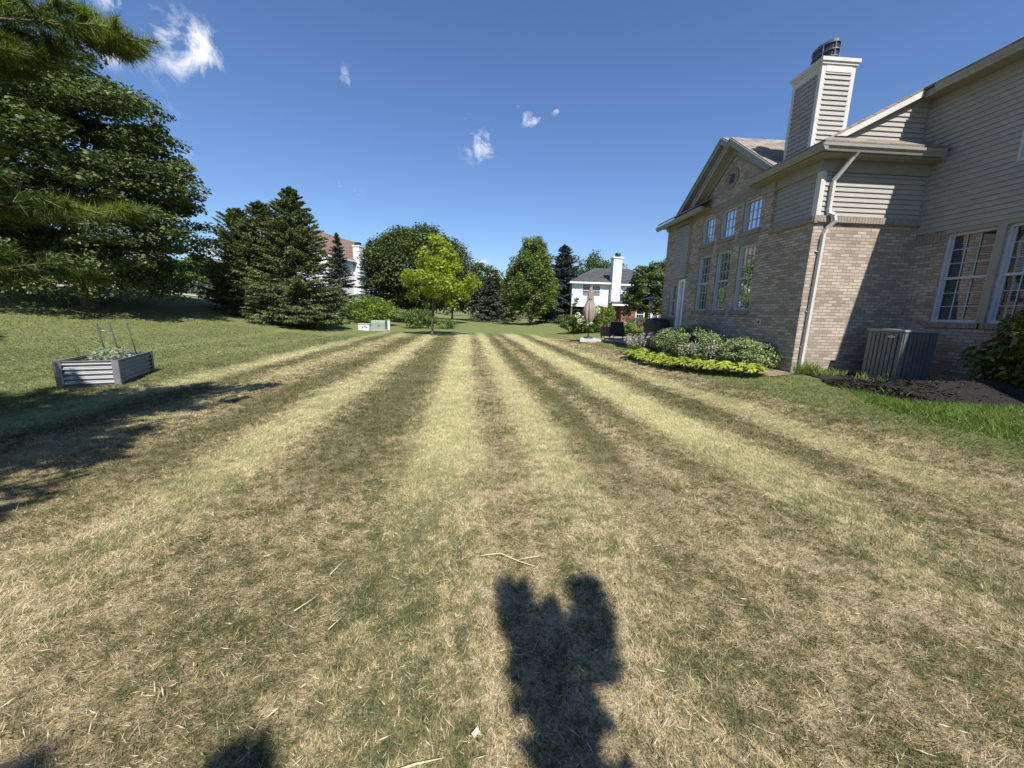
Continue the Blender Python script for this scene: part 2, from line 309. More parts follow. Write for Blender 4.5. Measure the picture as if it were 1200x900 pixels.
nn = o['noise'](60, 5, .75); nn2 = o['noise'](7, 4, .6)
ad = N(nt, 'ShaderNodeMath', operation='MULTIPLY_ADD'); ad.inputs[1].default_value = .6; nt.links.new(nn2, ad.inputs[0]); nt.links.new(nn, ad.inputs[2])
bp = N(nt, 'ShaderNodeBump'); bp.inputs['Strength'].default_value = .9; bp.inputs['Distance'].default_value = .03; nt.links.new(ad.outputs[0], bp.inputs['Height']); nt.links.new(bp.outputs[0], b.inputs['Normal'])
dk = N(nt, 'ShaderNodeMix', data_type='RGBA', blend_type='MULTIPLY'); dk.inputs[0].default_value = 1; rr = ramp(nt, [(.32, (.30, .27, .24)), (.6, (.95, .95, .95))], nn)
nt.links.new(o['c'], dk.inputs[6]); nt.links.new(rr.outputs[0], dk.inputs[7]); nt.links.new(dk.outputs[2], b.inputs['Base Color'])
M['lawn'] = m
m, nt, b = newmat('grass_blade'); o = lawn_nodes(nt, b, True); b.inputs['Roughness'].default_value = .7; b.inputs['Specular IOR Level'].default_value = .15
tr = N(nt, 'ShaderNodeBsdfTranslucent'); nt.links.new(o['c'], tr.inputs[0]); mxs = N(nt, 'ShaderNodeMixShader'); mxs.inputs[0].default_value = .25
nt.links.new(b.outputs[0], mxs.inputs[1]); nt.links.new(tr.outputs[0], mxs.inputs[2]); nt.links.new(mxs.outputs[0], nt.nodes['Material Output'].inputs[0])
M['blade'] = m
M['blade_green'] = L('long_grass_blade', (.06, .11, .02), (.11, .18, .03), (.2, .26, .06), trans=.3, nscale=5)

# ------------------------------------------------------------------ helpers
def S(t): t = np.clip(t, 0, 1); return t*t*(3-2*t)
def gz(x, y):
    x = np.asarray(x, float); y = np.asarray(y, float)
    h = .3*S((x-4.2)/2.8) + 2.4*S((-x-8)/19)*S((y-8)/18) + .15*S((y-28)/20)
    h = h + .012*np.sin(x*1.7+y*.9) + .010*np.sin(x*.6-y*2.1) + .25*S((y-60)/60)
    return h
def gzf(x, y): return float(gz(x, y))
def setp(o, label=None, cat=None, group=None, kind=None):
    if label: o['label'] = label
    if cat: o['category'] = cat
    if group: o['group'] = group
    if kind: o['kind'] = kind
    return o
def thing(name, loc, label, cat, group=None):
    o = bpy.data.objects.new(name, None); o.empty_display_size = .2; col.objects.link(o); o.location = loc
    return setp(o, label, cat, group)
def rootloc(p):
    v = Vector((0, 0, 0))
    while p is not None: v = v + p.location; p = p.parent
    return v
def link_mesh(name, me, parent, mats):
    o = bpy.data.objects.new(name, me); col.objects.link(o)
    for mm in (mats if isinstance(mats, (list, tuple)) else [mats]): me.materials.append(mm)
    if parent is not None: o.parent = parent
    return o
class MB:
    def __init__(s): s.v = []; s.f = []; s.uv = []; s.mi = []; s.cm = 0; s.smooth = []
    def face(s, pts, uvs=None, smooth=False):
        i = len(s.v); s.v += [tuple(p) for p in pts]; s.f.append(tuple(range(i, i+len(pts)))); s.mi.append(s.cm); s.smooth.append(smooth)
        if uvs is None:
            a = Vector(pts[1])-Vector(pts[0]); n = a.cross(Vector(pts[2])-Vector(pts[0]))
            if abs(n.z) > .95*n.length: uvs = [(p[0], p[1]) for p in pts]
            elif abs(n.x) > abs(n.y): uvs = [(p[1], p[2]) for p in pts]
            else: uvs = [(p[0], p[2]) for p in pts]
        s.uv += list(uvs)
    def hexa(s, p):   # 8 points: bottom 0-3 ccw, top 4-7
        for q in ((3, 2, 1, 0), (4, 5, 6, 7), (0, 1, 5, 4), (1, 2, 6, 5), (2, 3, 7, 6), (3, 0, 4, 7)): s.face([p[k] for k in q])
    def box(s, x0, x1, y0, y1, z0, z1):
        s.hexa([(x0, y0, z0), (x1, y0, z0), (x1, y1, z0), (x0, y1, z0), (x0, y0, z1), (x1, y0, z1), (x1, y1, z1), (x0, y1, z1)])
    def fbox(s, F, a0, a1, z0, z1, d0, d1):
        P = lambda a, z, d: F[0] + F[1]*a + Vector((0, 0, z)) + F[2]*d
        s.hexa([P(a0, z0, d0), P(a1, z0, d0), P(a1, z0, d1), P(a0, z0, d1), P(a0, z1, d0), P(a1, z1, d0), P(a1, z1, d1), P(a0, z1, d1)])
    def bar(s, a, b, w, h, up=(0, 0, 1)):
        a = Vector(a); b = Vector(b); t = (b-a).normalized(); up = Vector(up); x = t.cross(up)
        if x.length < 1e-4: x = t.cross(Vector((1, 0, 0)))
        x.normalize(); y = x.cross(t)
        c = [(-w/2, -h/2), (w/2, -h/2), (w/2, h/2), (-w/2, h/2)]
        s.hexa([a+x*i+y*j for i, j in c] + [b+x*i+y*j for i, j in c])
    def tube(s, pts, rad, n=8, cap=True):
        pts = [Vector(p) for p in pts]; rad = rad if isinstance(rad, (list, tuple)) else [rad]*len(pts)
        rings = []; px = None
        for i, p in enumerate(pts):
            t = (pts[min(i+1, len(pts)-1)]-pts[max(i-1, 0)]).normalized()
            if px is None: px = t.orthogonal().normalized()
            px = (px - t*px.dot(t)).normalized(); py = t.cross(px)
            b = len(s.v)
            s.v += [tuple(p+(px*math.cos(k*2*math.pi/n)+py*math.sin(k*2*math.pi/n))*rad[i]) for k in range(n)]; rings.append(b)
        L_ = 0
        for i in range(len(pts)-1):
            l = (pts[i+1]-pts[i]).length
            for k in range(n):
                k2 = (k+1) % n
                s.f.append((rings[i]+k, rings[i]+k2, rings[i+1]+k2, rings[i+1]+k)); s.mi.append(s.cm); s.smooth.append(True)
                s.uv += [(k/n, L_), ((k+1)/n, L_), ((k+1)/n, L_+l), (k/n, L_+l)]
            L_ += l
        if cap:
            for r, rv in ((rings[0], True), (rings[-1], False)):
                q = [r+k for k in range(n)]; q = q[::-1] if rv else q
                s.f.append(tuple(q)); s.mi.append(s.cm); s.smooth.append(False); s.uv += [(0, 0)]*n
    def lathe(s, c, prof, n=24):
        c = Vector(c); b = len(s.v)
        for r, z in prof: s.v += [tuple(c+Vector((r*math.cos(k*2*math.pi/n), r*math.sin(k*2*math.pi/n), z))) for k in range(n)]
        for i in range(len(prof)-1):
            for k in range(n):
                k2 = (k+1) % n; s.f.append((b+i*n+k, b+i*n+k2, b+(i+1)*n+k2, b+(i+1)*n+k)); s.mi.append(s.cm); s.smooth.append(True); s.uv += [(k/n, i)]*4
    def prism(s, poly, ext):   # poly: list of 3D points (planar, any), extruded by vector ext
        ext = Vector(ext); A = [Vector(p) for p in poly]; B = [p+ext for p in A]
        s.face(A[::-1]); s.face(B)
        for i in range(len(A)):
            j = (i+1) % len(A); s.face([A[i], A[j], B[j], B[i]])
    def build(s, name, mat, parent=None, bevel=0):
        off = rootloc(parent) if parent is not None else Vector((0, 0, 0))
        me = bpy.data.meshes.new(name); me.from_pydata([tuple(Vector(v)-off) for v in s.v], [], s.f); me.update()
        uvl = me.uv_layers.new(name='UVMap'); uvl.data.foreach_set('uv', np.array(s.uv, float).ravel())
        me.polygons.foreach_set('material_index', s.mi); me.polygons.foreach_set('use_smooth', s.smooth)
        o = link_mesh(name, me, parent, mat)
        if bevel:
            bm = bmesh.new(); bm.from_mesh(me); bmesh.ops.remove_doubles(bm, verts=bm.verts, dist=1e-5)
            bmesh.ops.bevel(bm, geom=[e for e in bm.edges], offset=bevel, segments=2, affect='EDGES', clamp_overlap=True); bm.to_mesh(me); bm.free()
        return o
def np_mesh(name, V, nper, rnd, mat, parent=None, smooth=False):
    """V: (n*nper,3) vertices, one face of nper corners each; rnd: (n,) value per face"""
    off = np.array(rootloc(parent)) if parent is not None else np.zeros(3)
    V = V - off; nf = len(V)//nper
    me = bpy.data.meshes.new(name); me.vertices.add(len(V)); me.vertices.foreach_set('co', V.astype(np.float32).ravel())
    me.loops.add(len(V)); me.loops.foreach_set('vertex_index', np.arange(len(V), dtype=np.int32))
    me.polygons.add(nf); me.polygons.foreach_set('loop_start', np.arange(0, len(V), nper, dtype=np.int32)); 
    a = me.attributes.new('rnd', 'FLOAT', 'POINT'); a.data.foreach_set('value', np.repeat(rnd, nper).astype(np.float32))
    me.update(); me.validate()
    return link_mesh(name, me, parent, mat)
def unit(a): return a/np.maximum(np.linalg.norm(a, axis=1, keepdims=True), 1e-9)
def leaves(P, size, asp=.55, up=.6, out=None, jit=.35, r=rng):
    """rhombic leaves around the points P"""
    n = len(P); nr = r.normal(size=(n, 3)); nr[:, 2] = np.abs(nr[:, 2])+up
    if out is not None: nr += out*.9
    nr = unit(nr); a = unit(np.cross(nr, r.normal(size=(n, 3)))); b = np.cross(nr, a)
    sz = size*(1+jit*r.normal(size=(n, 1))); sz = np.clip(sz, size*.4, size*1.9)
    V = np.stack([P-a*sz*.5, P-b*sz*asp*.5+nr*sz*.06, P+a*sz*.5, P+b*sz*asp*.5+nr*sz*.06], 1)
    return V.reshape(-1, 3)
def crown_pts(n, c, rad, nclump=60, csize=.28, flat=.7, inner=.35, shape=None, r=rng):
    """points bunched in clumps inside an uneven envelope; shape(t)->radius factor by height t 0..1"""
    c = np.array(c, float); rad = np.array(rad, float)
    d = unit(r.normal(size=(nclump, 3))); d[:, 2] = d[:, 2]
    rr = (inner+(1-inner)*r.random((nclump, 1))**.45)*(.86+.2*r.random((nclump, 1)))
    cc = d*rr
    if shape is not None:
        t = (cc[:, 2]+1)/2; k = shape(np.clip(t, 0, 1))/np.maximum(np.sqrt(np.clip(1-cc[:, 2]**2, .05, 1)), .25)
        cc[:, :2] *= np.clip(k, 0, 1.6)[:, None]
    cs = csize*(.6+.8*r.random(nclump)); w_ = cs**1.6; w_ /= w_.sum()
    idx = r.choice(nclump, n, p=w_)
    q = unit(r.normal(size=(n, 3)))*(r.random((n, 1))**.45); q[:, 2] *= flat
    P = cc[idx]+q*cs[idx][:, None]
    return c+P*rad, q, cc*rad+c
def tree(name, label, x, y, H, R, crown_lo, mat, bark='bark', n=16000, leaf=.16, nclump=70, csize=.3, shape=None, trunk_r=.16, flat=.7, lean=(0, 0), group=None, asp=.6, up=.6, cat='tree', inner=.35, seed=1, limbs=9, skirt=0):
    r = np.random.default_rng(seed); z0 = gzf(x, y)
    t = thing(name, (x, y, z0), label, cat, group)
    lo = z0+crown_lo; hi = z0+H; cz = (lo+hi)/2
    P, q, cc = crown_pts(n, (x+lean[0], y+lean[1], cz), (R, R, (hi-lo)/2), nclump, csize, flat, inner, shape, r)
    if skirt:
        kc = 130; a = r.random(kc)*6.28; rr = R*(.2+.45*r.random(kc)**.6); cs = np.stack([x+np.cos(a)*rr, y+np.sin(a)*rr, gz(x+np.cos(a)*rr, y+np.sin(a)*rr)+.9+1.8*r.random(kc)], 1)
        b_ = r.integers(kc, size=skirt); q2 = unit(r.normal(size=(skirt, 3)))*r.random((skirt, 1))**.45; P = np.concatenate([P, cs[b_]+q2*np.array([.9, .9, .38])]); q = np.concatenate([q, q2])
    np_mesh('crown', leaves(P, leaf, asp, up, q, r=r), 4, r.random(len(P)), M[mat], t)
    m = MB(); top = Vector((x+lean[0], y+lean[1], z0+H*.8))
    m.tube([(x, y, z0-.1), (x+.01, y, z0+.15), (x+lean[0]*.2, y+lean[1]*.2, z0+crown_lo), (x+lean[0]*.7, y+lean[1]*.7, z0+H*.55), top], [trunk_r*1.5, trunk_r*1.05, trunk_r*.85, trunk_r*.5, trunk_r*.12], 8)
    for k in range(limbs):
        e = Vector(cc[r.integers(len(cc))]); hz = z0+max(crown_lo*.8, min(H*.6, (e.z-z0)*.55)); s = Vector((x+lean[0]*.4, y+lean[1]*.4, hz)); mid = s.lerp(e, .5)+Vector((0, 0, .1*R))
        m.tube([s, mid, e], [trunk_r*.45, trunk_r*.28, trunk_r*.08], 5)
    m.build('trunk', M[bark], t)
    return t
def spruce(name, label, x, y, H, R, mat, n=16000, spray=.34, wid=.075, lo=.15, seed=1, group=None, droop=.25, power=.85, tiers=None, tops=((0, 0, 1.0),), cat='tree', trunk_r=.14, z0=None, rise0=.10, lean=0.0):
    r = np.random.default_rng(seed); z0 = gzf(x, y) if z0 is None else z0
    t = thing(name, (x, y, z0), label, cat, group)
    nb = tiers or int(H*42); h = lo+(H-lo)*(r.random(nb)**1.25); h = np.sort(h); tt = (h-lo)/(H-lo)
    az = r.random(nb)*2*np.pi; Lb = R*(1-tt)**power*(.58+.55*r.random(nb))+.10
    rise = rise0+.38*tt
    per = np.maximum(6, (Lb**1.35)); per = per/per.sum(); bi = r.choice(nb, n, p=per)
    s = r.random(n)**.55
    ca, sa = np.cos(az[bi]), np.sin(az[bi]); side = (r.random(n)*2-1); spread = .34*Lb[bi]*(1.01-s)**.8*side
    dist = s*Lb[bi]; sag = -droop*dist**1.3*(1-.45*s)+rise[bi]*dist+r.normal(size=n)*.035*R*(1-s)
    P = np.stack([x+ca*dist-sa*spread, y+sa*dist+ca*spread, z0+h[bi]+sag-.12*np.abs(spread)], 1)
    dirv = np.stack([ca-sa*side*.9, sa+ca*side*.9, -.15-.35*r.random(n)+rise[bi]], 1)+r.normal(size=(n, 3))*.45
    dirv = unit(dirv); sd = unit(np.cross(dirv, np.array([0, 0, 1.])+r.normal(size=(n, 3))*.6))
    sz = spray*(.6+.7*r.random((n, 1)))*np.clip(.45+.6*(Lb[bi]/R), .4, 1)[:, None]; ww = wid*(.7+.6*r.random((n, 1)))
    V = np.stack([P-dirv*sz*.3, P+sd*ww*.5, P+dirv*sz*.7, P-sd*ww*.5], 1).reshape(-1, 3)
    lead = []; ls = min(1, .25+R/2.2)
    for dx, dy, f in tops[0:]:
        k = 260; zz = r.random(k)*.9; rr = (.03+.22*(1-zz/.9)*zz/.9*2.)*min(1, R/1.2)
        a = r.random(k)*6.28; Pl = np.stack([x+dx+np.cos(a)*rr*.5, y+dy+np.sin(a)*rr*.5, z0+H*f-.75*ls+zz*ls], 1); dv = unit(np.stack([np.cos(a), np.sin(a), np.full(k, .8)], 1)); sdl = unit(np.cross(dv, r.normal(size=(k, 3))))
        lead.append(np.stack([Pl-dv*.04, Pl+sdl*.02, Pl+dv*.14, Pl-sdl*.02], 1).reshape(-1, 3))
    V = np.concatenate([V]+lead); V[:, 0] -= lean*(z0+H-V[:, 2]); np_mesh('crown', V, 4, r.random(len(V)//4), M[mat], t)
    m = MB(); m.tube([(x-lean*H, y, z0-.1), (x-lean*H*.5, y, z0+H*.5), (x-lean*.1, y, z0+H-.1)], [trunk_r, trunk_r*.55, .02], 7)
    for k in r.choice(nb, min(nb, 60), replace=False):
        e = (x+math.cos(az[k])*Lb[k]*.8, y+math.sin(az[k])*Lb[k]*.8, z0+h[k]-droop*(Lb[k]*.8)**1.3*.6+rise[k]*Lb[k]*.8)
        m.tube([(x-lean*(H-h[k]), y, z0+h[k]), (e[0]-lean*(z0+H-e[2]), e[1], e[2])], [.03, .008], 4, False)
    m.build('trunk', M['bark'], t)
    return t
def bush(name, label, x, y, R, H, mat, n=5000, leaf=.08, group=None, cat='shrub', asp=.55, nclump=40, csize=.33, flat=.9, ry=None, seed=1, up=.5, z0=None, inner=.45, lowf=.0):
    r = np.random.default_rng(seed); z0 = gzf(x, y) if z0 is None else z0
    t = thing(name, (x, y, z0), label, cat, group); ry = ry or R
    P, q, cc = crown_pts(n, (x, y, z0+H*.5), (R, ry, H*.52), nclump, csize, flat, inner, None, r)
    k = P[:, 2] > z0+.01+lowf; P = P[k]; q = q[k]
    np_mesh('foliage', leaves(P, leaf, asp, up, q, r=r), 4, r.random(len(P)), M[mat], t)
    m = MB()
    for k in range(9):
        e = Vector(cc[r.integers(len(cc))]); m.tube([(x, y, z0-.03), (x*.5+e.x*.5, y*.5+e.y*.5, z0*.6+e.z*.4), e], [.016, .012, .005], 5)
    m.build('stems', M['bark'], t)
    return t

# ------------------------------------------------------------------ ground
xs = np.unique(np.concatenate([np.linspace(-400, -40, 25), np.linspace(-40, -10, 61), np.linspace(-10, 12, 111), np.linspace(12, 40, 36), np.linspace(40, 400, 25)]))
ys = np.unique(np.concatenate([np.linspace(-300, -6, 22), np.linspace(-6, 16, 111), np.linspace(16, 60, 89), np.linspace(60, 600, 40)]))
GX, GY = np.meshgrid(xs, ys); GZ = gz(GX, GY); me = bpy.data.meshes.new('lawn')
nx, ny = len(xs), len(ys); idx = np.arange(nx*ny).reshape(ny, nx)
fc = np.stack([idx[:-1, :-1], idx[:-1, 1:], idx[1:, 1:], idx[1:, :-1]], -1).reshape(-1, 4)
me.from_pydata(np.stack([GX, GY, GZ], -1).reshape(-1, 3).tolist(), [], fc.tolist()); me.update()
me.polygons.foreach_set('use_smooth', [True]*len(me.polygons))
lawn = link_mesh('lawn', me, None, M['lawn']); lawn['kind'] = 'structure'
def sheet(name, poly, lift, mat, step=.4, label=None):
    """a patch that follows the ground, inside a convex-ish polygon"""
    bm = bmesh.new(); vs = [bm.verts.new((x, y, 0)) for x, y in poly]; bm.faces.new(vs)
    x0, x1 = min(p[0] for p in poly), max(p[0] for p in poly); y0, y1 = min(p[1] for p in poly), max(p[1] for p in poly)
    for k in np.arange(x0+step, x1, step): bmesh.ops.bisect_plane(bm, geom=bm.verts[:]+bm.edges[:]+bm.faces[:], plane_co=(k, 0, 0), plane_no=(1, 0, 0))
    for k in np.arange(y0+step, y1, step): bmesh.ops.bisect_plane(bm, geom=bm.verts[:]+bm.edges[:]+bm.faces[:], plane_co=(0, k, 0), plane_no=(0, 1, 0))
    for v in bm.verts: v.co.z = gzf(v.co.x, v.co.y)+lift
    bmesh.ops.recalc_face_normals(bm, faces=bm.faces[:])
    me = bpy.data.meshes.new(name); bm.to_mesh(me); bm.free()
    if me.polygons and me.polygons[0].normal.z < 0: me.flip_normals()
    o = link_mesh(name, me, None, mat); o['kind'] = 'structure'; return o
# beds of bare soil and mulch along the house, path on the hill
sheet('mulch_bed', [(6.85, 6.9), (6.6, 5.9), (6.6, 5.35), (8.2, 5.0), (9.4, 4.6), (9.4, 8.4), (7.2, 8.4)], .02, M['mulch_shade'])
sheet('planting_bed', [(6.0, 8.5), (6.4, 8.1), (7.0, 8.2), (7.0, 14.2), (5.5, 14.2), (4.95, 13.1)], .016, M['brownsoil'])
sheet('path', [(-27.5, 29.5), (-19.5, 33.0), (-19.5, 34.2), (-29, 31)], .05, M['concrete'], .8)

# ------------------------------------------------------------------ main house
XW, YW, XB = 7.05, 8.46, 9.5         # lawn wall, wing wall facing the camera, big wall
Z3 = Vector((0, 0, 0))
FA = (Vector((XW, 0, 0)), Vector((0, 1, 0)), Vector((-1, 0, 0)))
FW = (Vector((0, YW, 0)), Vector((1, 0, 0)), Vector((0, -1, 0)))
FB = (Vector((XB, 0, 0)), Vector((0, 1, 0)), Vector((-1, 0, 0)))
house = thing('brick_house', (8.0, 9.0, .3), 'near two storey tan brick house with greige siding and tall siding-clad chimney', 'house')
def P3(Fr, a, z, d=0): return Fr[0]+Fr[1]*a+Vector((0, 0, z))+Fr[2]*d
def wall_open(m, Fr, a0, a1, z0, z1, opens, depth=.11):
    A = sorted({a0, a1, *[v for o_ in opens for v in o_[:2]]}); Zs = sorted({z0, z1, *[v for o_ in opens for v in o_[2:]]})
    A = [v for v in A if a0 <= v <= a1]; Zs = [v for v in Zs if z0 <= v <= z1]
    for i in range(len(A)-1):
        for j in range(len(Zs)-1):
            ca, cz = (A[i]+A[i+1])/2, (Zs[j]+Zs[j+1])/2
            if any(o_[0] < ca < o_[1] and o_[2] < cz < o_[3] for o_ in opens): continue
            q = [(A[i], Zs[j]), (A[i+1], Zs[j]), (A[i+1], Zs[j+1]), (A[i], Zs[j+1])]
            m.face([P3(Fr, a, z) for a, z in q], q)
    for o_ in opens:
        b0, b1, c0, c1 = o_
        for (p, q) in (((b0, c0), (b1, c0)), ((b1, c0), (b1, c1)), ((b1, c1), (b0, c1)), ((b0, c1), (b0, c0))):
            m.face([P3(Fr, *p), P3(Fr, *q), P3(Fr, *q, -depth), P3(Fr, *p, -depth)], [(p[0]+p[1], 0), (q[0]+q[1], 0), (q[0]+q[1], .1), (p[0]+p[1], .1)])
def siding(m, Fr, zlo, zhi, rngf, lap=.102, base=0.004, out=.028, opens=()):
    z = zlo
    while z < zhi-1e-4:
        z2 = min(z+lap, zhi); cuts = [rngf((z+z2)/2)]
        for o_ in opens:
            if o_[2] < (z+z2)/2 < o_[3]:
                nc = []
                for a, b in cuts:
                    if o_[1] <= a or o_[0] >= b: nc.append((a, b)); continue
                    if o_[0] > a: nc.append((a, o_[0]))
                    if o_[1] < b: nc.append((o_[1], b))
                cuts = nc
        for a, b in cuts:
            if b-a < .01: continue
            if not opens and abs(rngf(z)[0]-rngf(z2)[0]) > 1e-6:
                m.face([P3(Fr, rngf(z)[0], z, base+out), P3(Fr, b, z, base+out), P3(Fr, b, z2, base+.002), P3(Fr, rngf(z2)[0], z2, base+.002)]); a = rngf(z)[0]
            else: m.face([P3(Fr, a, z, base+out), P3(Fr, b, z, base+out), P3(Fr, b, z2, base+.002), P3(Fr, a, z2, base+.002)])
            m.face([P3(Fr, a, z, base-.002), P3(Fr, b, z, base-.002), P3(Fr, b, z, base+out), P3(Fr, a, z, base+out)])
        z = z2
def window(Fr, a0, a1, z0, z1, parent=house, sashes=2, cols=3, rows=3, dep=-.07, blinds=True, sill=True, fw=.05, name='window', wood='frame', sillmat='brick', grille_d=.0, slat_to=0.0, blindmat='blind', glassmat='glass'):
    """double-hung window: frame, panes, grille, blinds and a rowlock sill"""
    m = MB()
    for q in ((a0, a0+fw, z0, z1), (a1-fw, a1, z0, z1), (a0+fw, a1-fw, z0, z0+fw), (a0+fw, a1-fw, z1-fw, z1)): m.fbox(Fr, *q, dep-.05, dep+.03)
    zm = (z0+z1)/2
    if sashes == 2: m.fbox(Fr, a0+fw, a1-fw, zm-.025, zm+.025, dep-.05, dep+.012)
    # sash stiles
    for q in ((a0+fw, a0+fw+.03), (a1-fw-.03, a1-fw)): m.fbox(Fr, *q, z0+fw, z1-fw, dep-.045, dep-.012)
    w_ = m.build(name, M[wood], parent)
    g = MB(); i0, i1 = a0+fw+.03, a1-fw-.03
    parts = [(z0+fw, zm-.025), (zm+.025, z1-fw)] if sashes == 2 else [(z0+fw, z1-fw)]
    for k, (b0, b1) in enumerate(parts):
        for c in range(1, cols): x = i0+(i1-i0)*c/cols; g.fbox(Fr, x-.007, x+.007, b0, b1, dep-.022, dep-.008)
        for c in range(1, rows): x = b0+(b1-b0)*c/rows; g.fbox(Fr, i0, i1, x-.007, x+.007, dep-.0215, dep-.0075)
    g.build('grille', M[wood], w_)
    p = MB()
    for b0, b1 in parts: p.face([P3(Fr, i0, b0, dep-.03), P3(Fr, i1, b0, dep-.03), P3(Fr, i1, b1, dep-.03), P3(Fr, i0, b1, dep-.03)])
    p.build('pane', M[glassmat], w_)
    if blinds:
        s = MB(); z = z0+fw+slat_to*(z1-z0)
        while z < z1-fw:
            s.face([P3(Fr, i0, z, dep-.075), P3(Fr, i1, z, dep-.075), P3(Fr, i1, z+.032, dep-.10), P3(Fr, i0, z+.032, dep-.10)]); z += .045
        s.build('blinds', M[blindmat], w_)
    if sill:
        s = MB(); k = a0-.08
        while k < a1+.06: s.fbox(Fr, k, min(k+.062, a1+.08), z0-.11, z0-.012, -.05, .045); k += .068
        s.build('sill', M['rowlock'], w_)
    return w_
M['rowlock'] = mat_noise('rowlock_brick', (.20, .165, .135), (.29, .245, .205), 9, .9, .4, 40)
# gable section windows (along y on the lawn wall)
LOW = [(10.27, 10.98, 1.75, 3.50), (11.33, 12.03, 1.75, 3.50), (12.36, 13.06, 1.75, 3.50)]
UP = [(10.27, 10.98, 3.87, 4.69), (11.33, 12.03, 3.87, 4.69), (12.36, 13.06, 3.87, 4.69)]
FAR = [(14.52, 14.97, 1.52, 2.75), (13.84, 14.28, .35, 2.86)]
m = MB()
wall_open(m, FA, 8.46, 9.75, .0, 3.62, [])
wall_open(m, FA, 9.75, 13.72, .0, 5.0, LOW+UP)
wall_open(m, FA, 13.72, 15.6, .0, 4.95, FAR)
# gable triangle above z=5, notched for the round vent by a ring of quads
gp, gzk = 11.66, 6.13
sl = (gzk-5.0)/(gp-9.93)
vy, vz, vr = 11.72, 5.52, .20
N_ = 48; ring = [(vy+vr*math.cos(2*math.pi*k/N_), vz+vr*math.sin(2*math.pi*k/N_)) for k in range(N_)]
def gable_edge(a):
    dx, dz = math.cos(a), math.sin(a); best = 9
    for (nx_, nz_, c) in ((0, -1, -5.0), (sl, 1, gzk+sl*gp), (-sl, 1, gzk-sl*gp)):
        den = nx_*dx+nz_*dz
        if den > 1e-6: best = min(best, (c-nx_*vy-nz_*vz)/den)
    return (vy+dx*best, vz+dz*best)
angs = sorted([2*math.pi*k/N_ for k in range(N_)] + [math.atan2(z-vz, y-vy) % (2*math.pi) for y, z in ((9.93, 5.0), (13.39, 5.0), (gp, gzk))])
for a, b in zip(angs, angs[1:]+[angs[0]+2*math.pi]):
    if b-a < 1e-5: continue
    q = [(vy+vr*math.cos(a), vz+vr*math.sin(a)), gable_edge(a), gable_edge(b), (vy+vr*math.cos(b), vz+vr*math.sin(b))]
    m.face([P3(FA, *p) for p in q], q)
wall_open(m, FW, XW, XB, .0, 3.62, [])
wall_open(m, FB, -3.0, YW, .0, 3.44, [(7.03, 7.86, 1.55, 3.34), (6.06, 6.90, 1.55, 3.34), (6.35, 6.77, .48, .64)])
wall_open(m, (Vector((0, 15.6, 0)), Vector((1, 0, 0)), Vector((0, 1, 0))), XW, 14, 0, 4.95, [])
m.box(7.0, 7.12, 9.78, 10.06, 3.75, 4.88)
m.build('brick_wall', M['brick'], house)
# soldier course over the tall windows and lintels
m = MB(); k = 10.05
while k < 13.4: m.fbox(FA, k, k+.06, 4.74, 4.94, -.02, .012); k += .068
m.build('soldier_course', M['rowlock'], house)
for b0, b1, c0, c1 in LOW:
    m = MB(); k = b0-.06
    while k < b1+.04: m.fbox(FA, k, k+.06, c1+.015, c1+.20, -.02, .010); k += .068
    m.build('window_lintel', M['rowlock'], house)
m = MB(); k = 7.9
while k < 8.44: m.fbox(FB, k, k+.06, 3.21, 3.405, -.02, .010); k += .068
m.build('soldier_course', M['rowlock'], house)
# brick ledge under the siding of the wing
m = MB(); k = 8.44
while k < 9.76: m.fbox(FA, k, k+.062, 3.62, 3.75, -.02, .065); k += .068
k = 7.0
while k < 9.5: m.fbox(FW, k, k+.062, 3.62, 3.752, -.02, .063); k += .068
m.fbox(FA, 8.40, 9.77, 3.595, 3.618, -.02, .04); m.fbox(FW, 7.02, 9.5, 3.596, 3.619, -.02, .038)
m.build('ledge', M['rowlock'], house)
# siding
m = MB()
siding(m, FA, 3.756, 4.64, lambda z: (8.56, 9.78), base=-.022)
siding(m, FW, 3.756, 4.64, lambda z: (7.16, 9.5), base=-.022)
siding(m, (Vector((0, 8.75, 0)), Vector((1, 0, 0)), Vector((0, -1, 0))), 5.3, 6.5, lambda z: (7.40+(z-5.33)/.54, 9.5))
siding(m, FB, 3.43, 6.08, lambda z: (-3, 8.74), opens=[(6.2, 7.0, 4.42, 5.75), (3.2, 4.8, 4.42, 5.75)])
siding(m, FA, 2.94, 4.74, lambda z: (13.80, 14.72), base=.05)
for b in ((13.78, 13.80), (14.72, 14.78)): m.fbox(FA, *b, 2.93, 4.76, -.01, .072)
m.fbox(FA, 13.80, 14.72, 2.90, 2.94, -.01, .06)
m.build('siding_wall', M['siding'], house)
# corner boards, J trims, frieze boards, window casings
m = MB()
m.fbox(FA, 8.43, 8.56, 3.756, 4.64, -.05, .012); m.fbox(FW, 7.05, 7.16, 3.757, 4.64, -.05, .010)
m.build('corner_trim', M['trim_light'], house); m = MB(); m.fbox(FW, 9.455, 9.49, 3.756, 4.64, -.02, .02); m.build('corner_trim', M['trim'], house)
m = MB()
m.fbox(FA, 8.436, 9.80, 4.64, 4.88, -.04, .024); m.fbox(FW, 7.05, 9.49, 4.64, 4.88, -.04, .022)
m.fbox(FA, 9.80, 10.28, 4.655, 4.86, -.02, .055)
m.fbox(FA, 12.98, 13.74, 4.75, 4.93, -.02, .02); m.fbox(FA, 13.74, 15.6, 4.78, 4.9, -.02, .080)
m.fbox(FB, -3, 8.74, 6.08, 6.24, -.04, .020)
m.fbox(FB, 5.98, 7.90, 3.345, 3.425, -.04, .022); m.fbox(FB, 6.905, 7.025, 1.55, 3.345, -.04, .024)
m.fbox(FB, 8.70, 8.74, 5.2, 6.08, -.0, .03)
